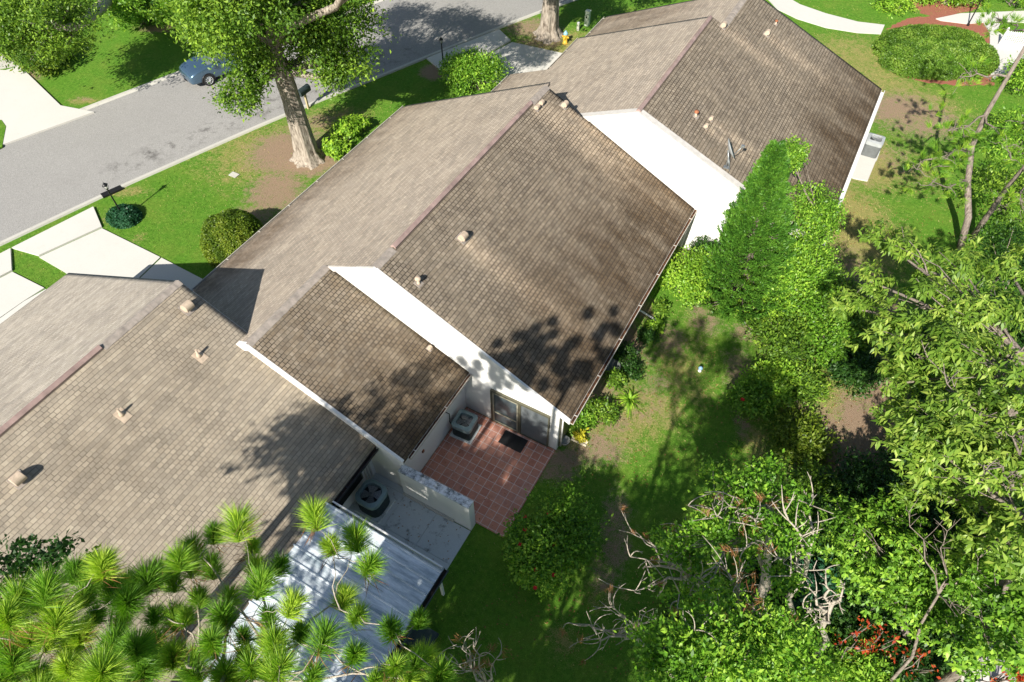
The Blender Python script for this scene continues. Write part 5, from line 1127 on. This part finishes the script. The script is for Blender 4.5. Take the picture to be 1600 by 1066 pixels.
# ---- pines in the foreground, bottom left
def pine(label,base,spine,tufts,seed,nl=950,L=.335):
    rr=random.Random(seed); r=np.random.default_rng(seed); o=empty('pine_tree',base,label,'tree','foreground pines'); spine=[Vector(p) for p in spine]; mb=MB(); n=len(spine)
    mb.tube(spine,[.2*(1-.75*i/(n-1)) for i in range(n)],10)
    V=[];R=[]; Fc=[];
    tips=[]
    # branches: each tuft hangs on the nearest of the limbs grown so far
    nodes=[(p,.05) for p in spine[1:]]
    for t_ in sorted(tufts,key=lambda q:min((Vector(q)-s_).length for s_ in spine)):
        t_=Vector(t_); cand=[(nd,ra) for nd,ra in nodes if nd.z<t_.z-.08] or nodes
        s_,ra=min(cand,key=lambda q:(q[0]-t_).length+ .25*abs(t_.z-q[0].z)); main=wob(s_,t_-Vector((0,0,.02)),5,.10,rr.randrange(9999)); ra=min(ra,.06)
        mb.tube(main,[ra*.9,ra*.8,ra*.7,ra*.6,ra*.5,.012],6,False)
        nodes+= [(q,ra*.7) for q in main[1:-1]]; d=(main[-1]-main[-3]).normalized(); d=(d*.35+fh*.62+Vector((rr.uniform(-.3,.3),rr.uniform(-.3,.3),.55))).normalized(); tips.append((t_,d))
    for t_,d in tips:
        m_=int(nl*rr.uniform(.75,1.25)); dn=np.array(d); q=unit(r.normal(size=(m_,3))); cs=q@dn; q=unit(q+dn*np.where(cs<.0,.55-1.1*cs,.35)[:,None]); q[:,2]-= .05
        ub=r.random((m_,1)); sc=rr.uniform(.66,1.22); base_=np.array(t_)-dn*(ub*.24*sc); q=unit(q-dn*(ub*.55-.25)); LL=L*sc*(.6+.55*r.random((m_,1))); sd_=unit(np.cross(q,r.normal(size=(m_,3))))*.0030
        mid=base_+q*LL*.55; tip=base_+q*LL-np.array([0,0,1])*LL*.12*r.random((m_,1))
        c0=len(V)*0+sum(len(x) for x in V); v=np.stack([base_-sd_*.6,base_+sd_*.6,mid+sd_,mid-sd_,tip],1).reshape(-1,3); V.append(v)
        b_=c0+np.arange(m_)*5; Fc.append(np.stack([b_,b_+1,b_+2,b_+3],1)); Fc.append(np.stack([b_+3,b_+2,b_+4,b_+4],1)); tone=rr.random()*.55; R.append(np.repeat(np.clip(tone+r.random(m_)*.45+.12,0,1),5))
    V=np.vstack(V); Fq=np.vstack(Fc); R=np.concatenate(R)
    # the tip faces are triangles: write them as quads with a doubled corner nudged apart
    tri=Fq[:,2]==0; dup=Fq[:,3]==Fq[:,2]; extra=V[Fq[dup,3]]+1e-4; Fq[dup,3]=len(V)+np.arange(dup.sum()); V=np.vstack([V,extra]); R=np.concatenate([R,R[Fq[dup,2]]])
    np_mesh('needles',V,Fq,M['L_pine'],o,attrs={'rnd':R}); mb.build('trunk',M['dead_bark'],o)
    pp=np.array([tuple(t_-d*.16) for t_,d in tips if rr.random()<.8]); v,f,rn=foliage(pp,unit(r.normal(size=pp.shape)*.6-[0,0,.5]),r.random(len(pp)),22,.26,.008,'spray',seed,.05); np_mesh('withered_needles',v,f,M['L_brown'],o,attrs={'rnd':rn})
def T(lst,z0,jit=.5,seed=0):
    rr=random.Random(seed); return [P(x,y,z0+rr.uniform(-jit,jit)) for x,y in lst]
ta=[(335,830),(372,812),(455,830),(490,800),(555,835),(580,880),(515,850),(440,880),(410,905),(350,880),(300,880),(250,890),(345,960),(420,960),(460,940),(540,930),(600,930),(610,980),(510,990),(470,985),(555,1020),(620,1040),(650,1030),(660,1060),(590,1060),(690,1050),(330,1000),(290,960),(380,1020),(440,1040),(400,1060),(490,1050),(350,1050),(270,1020),(240,960),(300,1050),(560,960),(640,985)]
tb_=[(75,915),(160,880),(175,920),(120,890),(30,930),(90,960),(50,990),(125,985),(180,1000),(20,1020),(105,1040),(60,1055),(200,940),(230,900),(215,1010),(160,1050),(10,960),(225,1045),(0,1060),(130,930),(-40,950),(-50,1030),(280,870),(140,1075),(60,1090),(-90,980),(190,1090)]
tc=[(20,970),(70,1000),(110,1010),(150,960),(190,970),(240,1000),(270,960),(310,930),(360,930),(400,880),(440,920),(480,900),(330,1010),(380,990),(420,1000),(300,1030),(240,1030),(170,1030),(90,1060),(30,1050),(350,1060),(420,1045),(560,1045),(600,1010),(200,910),(150,905),(270,905),(330,880),(300,850),(395,850),(430,855),(60,940),(0,990),(130,1060)]
pine('pine with long needle tufts in front of the metal patio cover',(-4.3,-.3,0),[(-4.3,-.3,-.1),(-4.3,-.3,4),(-4.25,-.2,8),(-4.2,-.1,11),(-4.1,0,12.6)],T([q for i,q in enumerate(ta) if i%7!=2],13.2,.8,1)+T([(655,965),(430,1000),(665,1025),(390,1040),(640,1062),(700,1065)],12.6,.5,8)+T([q for q in tc if 270<=q[0]<430],12.2,.5,5)+[P(250,1120,13.4),P(330,1130,13),P(450,1120,13.5),P(540,1110,13.2)],1,800,.285)
pine('pine filling the bottom left corner over the villa roof',(-6.9,-1.6,0),[(-6.9,-1.6,-.1),(-6.9,-1.6,5),(-6.7,-1.6,9),(-6.4,-1.4,12.4)],T(tb_,13.3,.9,2)+T([q for q in tc if q[0]<270],12.2,.5,6),2)
# dark leafy sprig at the left edge below the big roof vent
shrub_pts=[P(8,880,11),P(30,900,11),P(0,920,11),P(48,865,11.2),P(60,885,11),P(90,870,11.2),P(20,860,10.8),P(70,905,10.8),P(105,862,11.2),P(-15,900,10.6),P(45,925,10.8)]
so_=empty('leafy_tree',(-10.4,-1.5,0),'dark small-leaved treetop poking in at the left edge over the roof','tree')
rr_=np.random.default_rng(9); pp=np.vstack([np.array(p)+rr_.normal(size=(16,3))*.13 for p in shrub_pts]); v,f,rn=foliage(pp,unit(rr_.normal(size=pp.shape)),rr_.random(len(pp)),8,.10,.05,'broad',3,.05); np_mesh('crown',v,f,M['L_shade'],so_,attrs={'rnd':rn*.5})
mb=MB(); mb.tube([(-10.4,-1.5,0),(-9.8,-1.2,8),tuple(P(-20,960,10.2))],[.16,.1,.04],8); 
for p in shrub_pts: mb.tube(wob(P(-20,960,10.2),p,4,.1),[.03,.022,.016,.01,.005],5,False)
mb.build('trunk',M['grey_bark'],so_)
# ---- trees standing outside the picture behind the camera; they throw the shade on yard and roofs
def shade(x,y,z,r1,n,seed,label,rz=None,tr=1.0,Lw=(8,.2,.09,'broad',.16)):
    rr=random.Random(seed); lobes=[]
    for k in range(6):
        a=k*1.05+rr.uniform(-.3,.3); q=r1*rr.uniform(.45,.8); lobes.append(((x+q*math.cos(a),y+q*math.sin(a),z+rr.uniform(-.8,.8)),(r1*.42,r1*.42,(rz or r1*.35)),n//6))
    make_tree('leafy_tree',label,'tree',(x,y,0),[(x,y,-.1,.3*tr),(x+.5*(1-tr),y,z*.5,.24*tr),(x,y,z*.85,.14*tr)],lobes,Lw,M['L_oak'],'grey_bark','trees behind the viewpoint',seed=seed,limbs=5,sub=9,sig=.24)
shade(-9.3,-5.0,11,2.6,650,401,'broadleaf tree left of the viewpoint shading the villa roofs')
shade(-1.6,-5.0,8.5,4.2,3400,402,'broadleaf tree behind the viewpoint shading the lower lawn')
shade(-4.0,-6.8,8.6,3.0,1900,407,'leafy tree behind the viewpoint shading the lawn corner')
shade(2.6,-2.4,9,3.6,1500,403,'broadleaf tree behind the viewpoint shading the middle lawn')
shade(-6.2,-6.9,13,3.1,1700,404,'tall broadleaf tree behind the viewpoint shading the patios')

# ---- short grass on the lawns: one mass nobody could count
def grass():
    r=np.random.default_rng(77); n=520000
    X=r.uniform(-34,12,n); Y=r.uniform(-3,58,n)
    # denser close to the camera
    d=np.sqrt(X**2+Y**2+22**2); keep=r.random(n)<np.clip((26/d)**2,.1,1); X=X[keep];Y=Y[keep]
    bad=(X>-19.6)&(X<-4.1)&(Y>7.3)&(Y<24.2); bad|=(X>-16.4)&(X<1.3)&(Y>23.7)&(Y<37.4); bad|=(X>-24.8)&(X<-5.5)&(Y<7.9); bad|=(X>-8.4)&(X<-4.5)&(Y>7.5)&(Y<11.5)
    def poly(pix): return in_poly(X,Y,[(P(*p).x,P(*p).y) for p in pix])
    for pix in ([(20,385),(147,322),(162,352),(345,446),(430,500),(300,570),(100,425),(55,404)],[(-60,425),(20,386),(22,424),(115,470),(60,560),(-60,640)],[(664,93),(780,46),(802,64),(880,82),(905,110),(820,132),(700,132),(688,114)],
                [(1180,-22),(1202,2),(1214,17),(1245,32),(1290,46),(1340,54),(1378,56),(1384,38),(1340,33),(1250,6),(1215,-14)],[(1460,35),(1500,20),(1680,10),(1680,38),(1470,36)],[(1360,75),(1385,43),(1420,26),(1560,18),(1607,78),(1607,112),(1553,136),(1500,136),(1440,130),(1395,117)],[(1328,240),(1373,243),(1357,288),(1316,274)]): bad|=poly(pix)
    rd=in_poly(X,Y,[(p.x+.5,p.y) for p in near]+[(p.x-.5,p.y) for p in farl[::-1]]); bad|=rd|(X<np.interp(Y,[p.y for p in near],[p.x for p in near])-.0)
    X=X[~bad];Y=Y[~bad]
    ix=np.clip(np.searchsorted(xs,X)-1,0,len(xs)-2); iy=np.clip(np.searchsorted(ys,Y)-1,0,len(ys)-2); so2=soil[iy,ix]; dr=dry[iy,ix]
    k=r.random(len(X))>np.clip((so2-.4)*1.5,0,.9); X=X[k];Y=Y[k];dr=dr[k]; n=len(X)
    c=np.stack([X,Y,np.full(n,.005)],1); a=r.random(n)*6.283; h=r.uniform(.03,.085,n); ax=unit(np.stack([np.cos(a)*.9,np.sin(a)*.9,r.uniform(.5,1.3,n)],1))
    v,f=leaves_geo(c,ax,np.stack([np.cos(a+1.5),np.sin(a+1.5),np.full(n,.6)],1),h,h*.3,.1)
    t=np.clip(.55*fbm(X,Y,2.2,7)+.5*r.random(n)-.1,0,1); rn=np.clip(np.where(r.random(n)<dr*.75,.72+.28*r.random(n),t*.68),0,1)
    b=NB('grass_blade'); col=b.ramp(b.attr('rnd'),[(0,(.055,.15,.013)),(.35,(.11,.26,.022)),(.66,(.22,.39,.042)),(.74,(.40,.36,.10)),(1,(.55,.42,.20))]); b.base(col,.7,0,.2)
    g=np_mesh('grass',v,f,b.m,attrs={'rnd':np.repeat(rn,4)}); tag(g,kind='stuff')
grass()

def litter():
    r=np.random.default_rng(31); n=9000
    X=r.uniform(-12,8,n); Y=r.uniform(2,36,n)
    k=(X>-4.0)&~((X<1.4)&(Y>23.6)&(Y<37.5))&(vn(X,Y,2.0,9)>.45); X1=X[k]; Y1=Y[k]; Z1=np.full(len(X1),.03)
    X2=r.uniform(-8.3,-4.6,90); Y2=r.uniform(7.7,11.3,90); X3=r.uniform(-9.6,-5.7,60); Y3=7.15-np.abs(r.normal(size=60))*1.0
    k3=Y3>5.3; X3=X3[k3];Y3=Y3[k3]
    X=np.concatenate([X1,X2,X3]); Y=np.concatenate([Y1,Y2,Y3]); Z=np.concatenate([Z1,np.full(len(X2),.058),np.full(len(X3),.068)]); n=len(X)
    a=r.random(n)*6.28; v,f=leaves_geo(np.stack([X,Y,Z],1),np.stack([np.cos(a),np.sin(a),np.full(n,.12)],1),np.tile([0,0,1.],(n,1)),r.uniform(.04,.10,n),r.uniform(.02,.045,n),.1)
    tag(np_mesh('fallen_leaves',v,f,M['L_brown'],attrs={'rnd':np.repeat(r.random(n),4)}),kind='stuff')
litter()

shade(-.4,-1.8,14.4,2.0,260,408,'thin tall tree behind the viewpoint dappling the back lawn',tr=.35)

bare('thin bare sapling between the two bright crowns at the bottom',(3.2,6.6,0),[P(1150,915,8.2),P(1085,985,9.2),P(1200,960,8.6),P(1130,880,8)],.07,7,curl=.2,brown=.2)
bare('bare pale branches crossing the thicket left of the boulder',(7.4,8.6,0),[P(1480,830,5.6),P(1420,800,5.8),P(1540,860,5.8),P(1500,960,5.2)],.055,8,curl=.1,mat='grey_bark')
bare('long bare branches over the right edge of the thicket',(10.2,12.6,0),[P(1540,735,8.6),P(1480,600,8),P(1590,680,8.8),P(1450,560,7.6)],.1,9,curl=.08,mat='grey_bark')
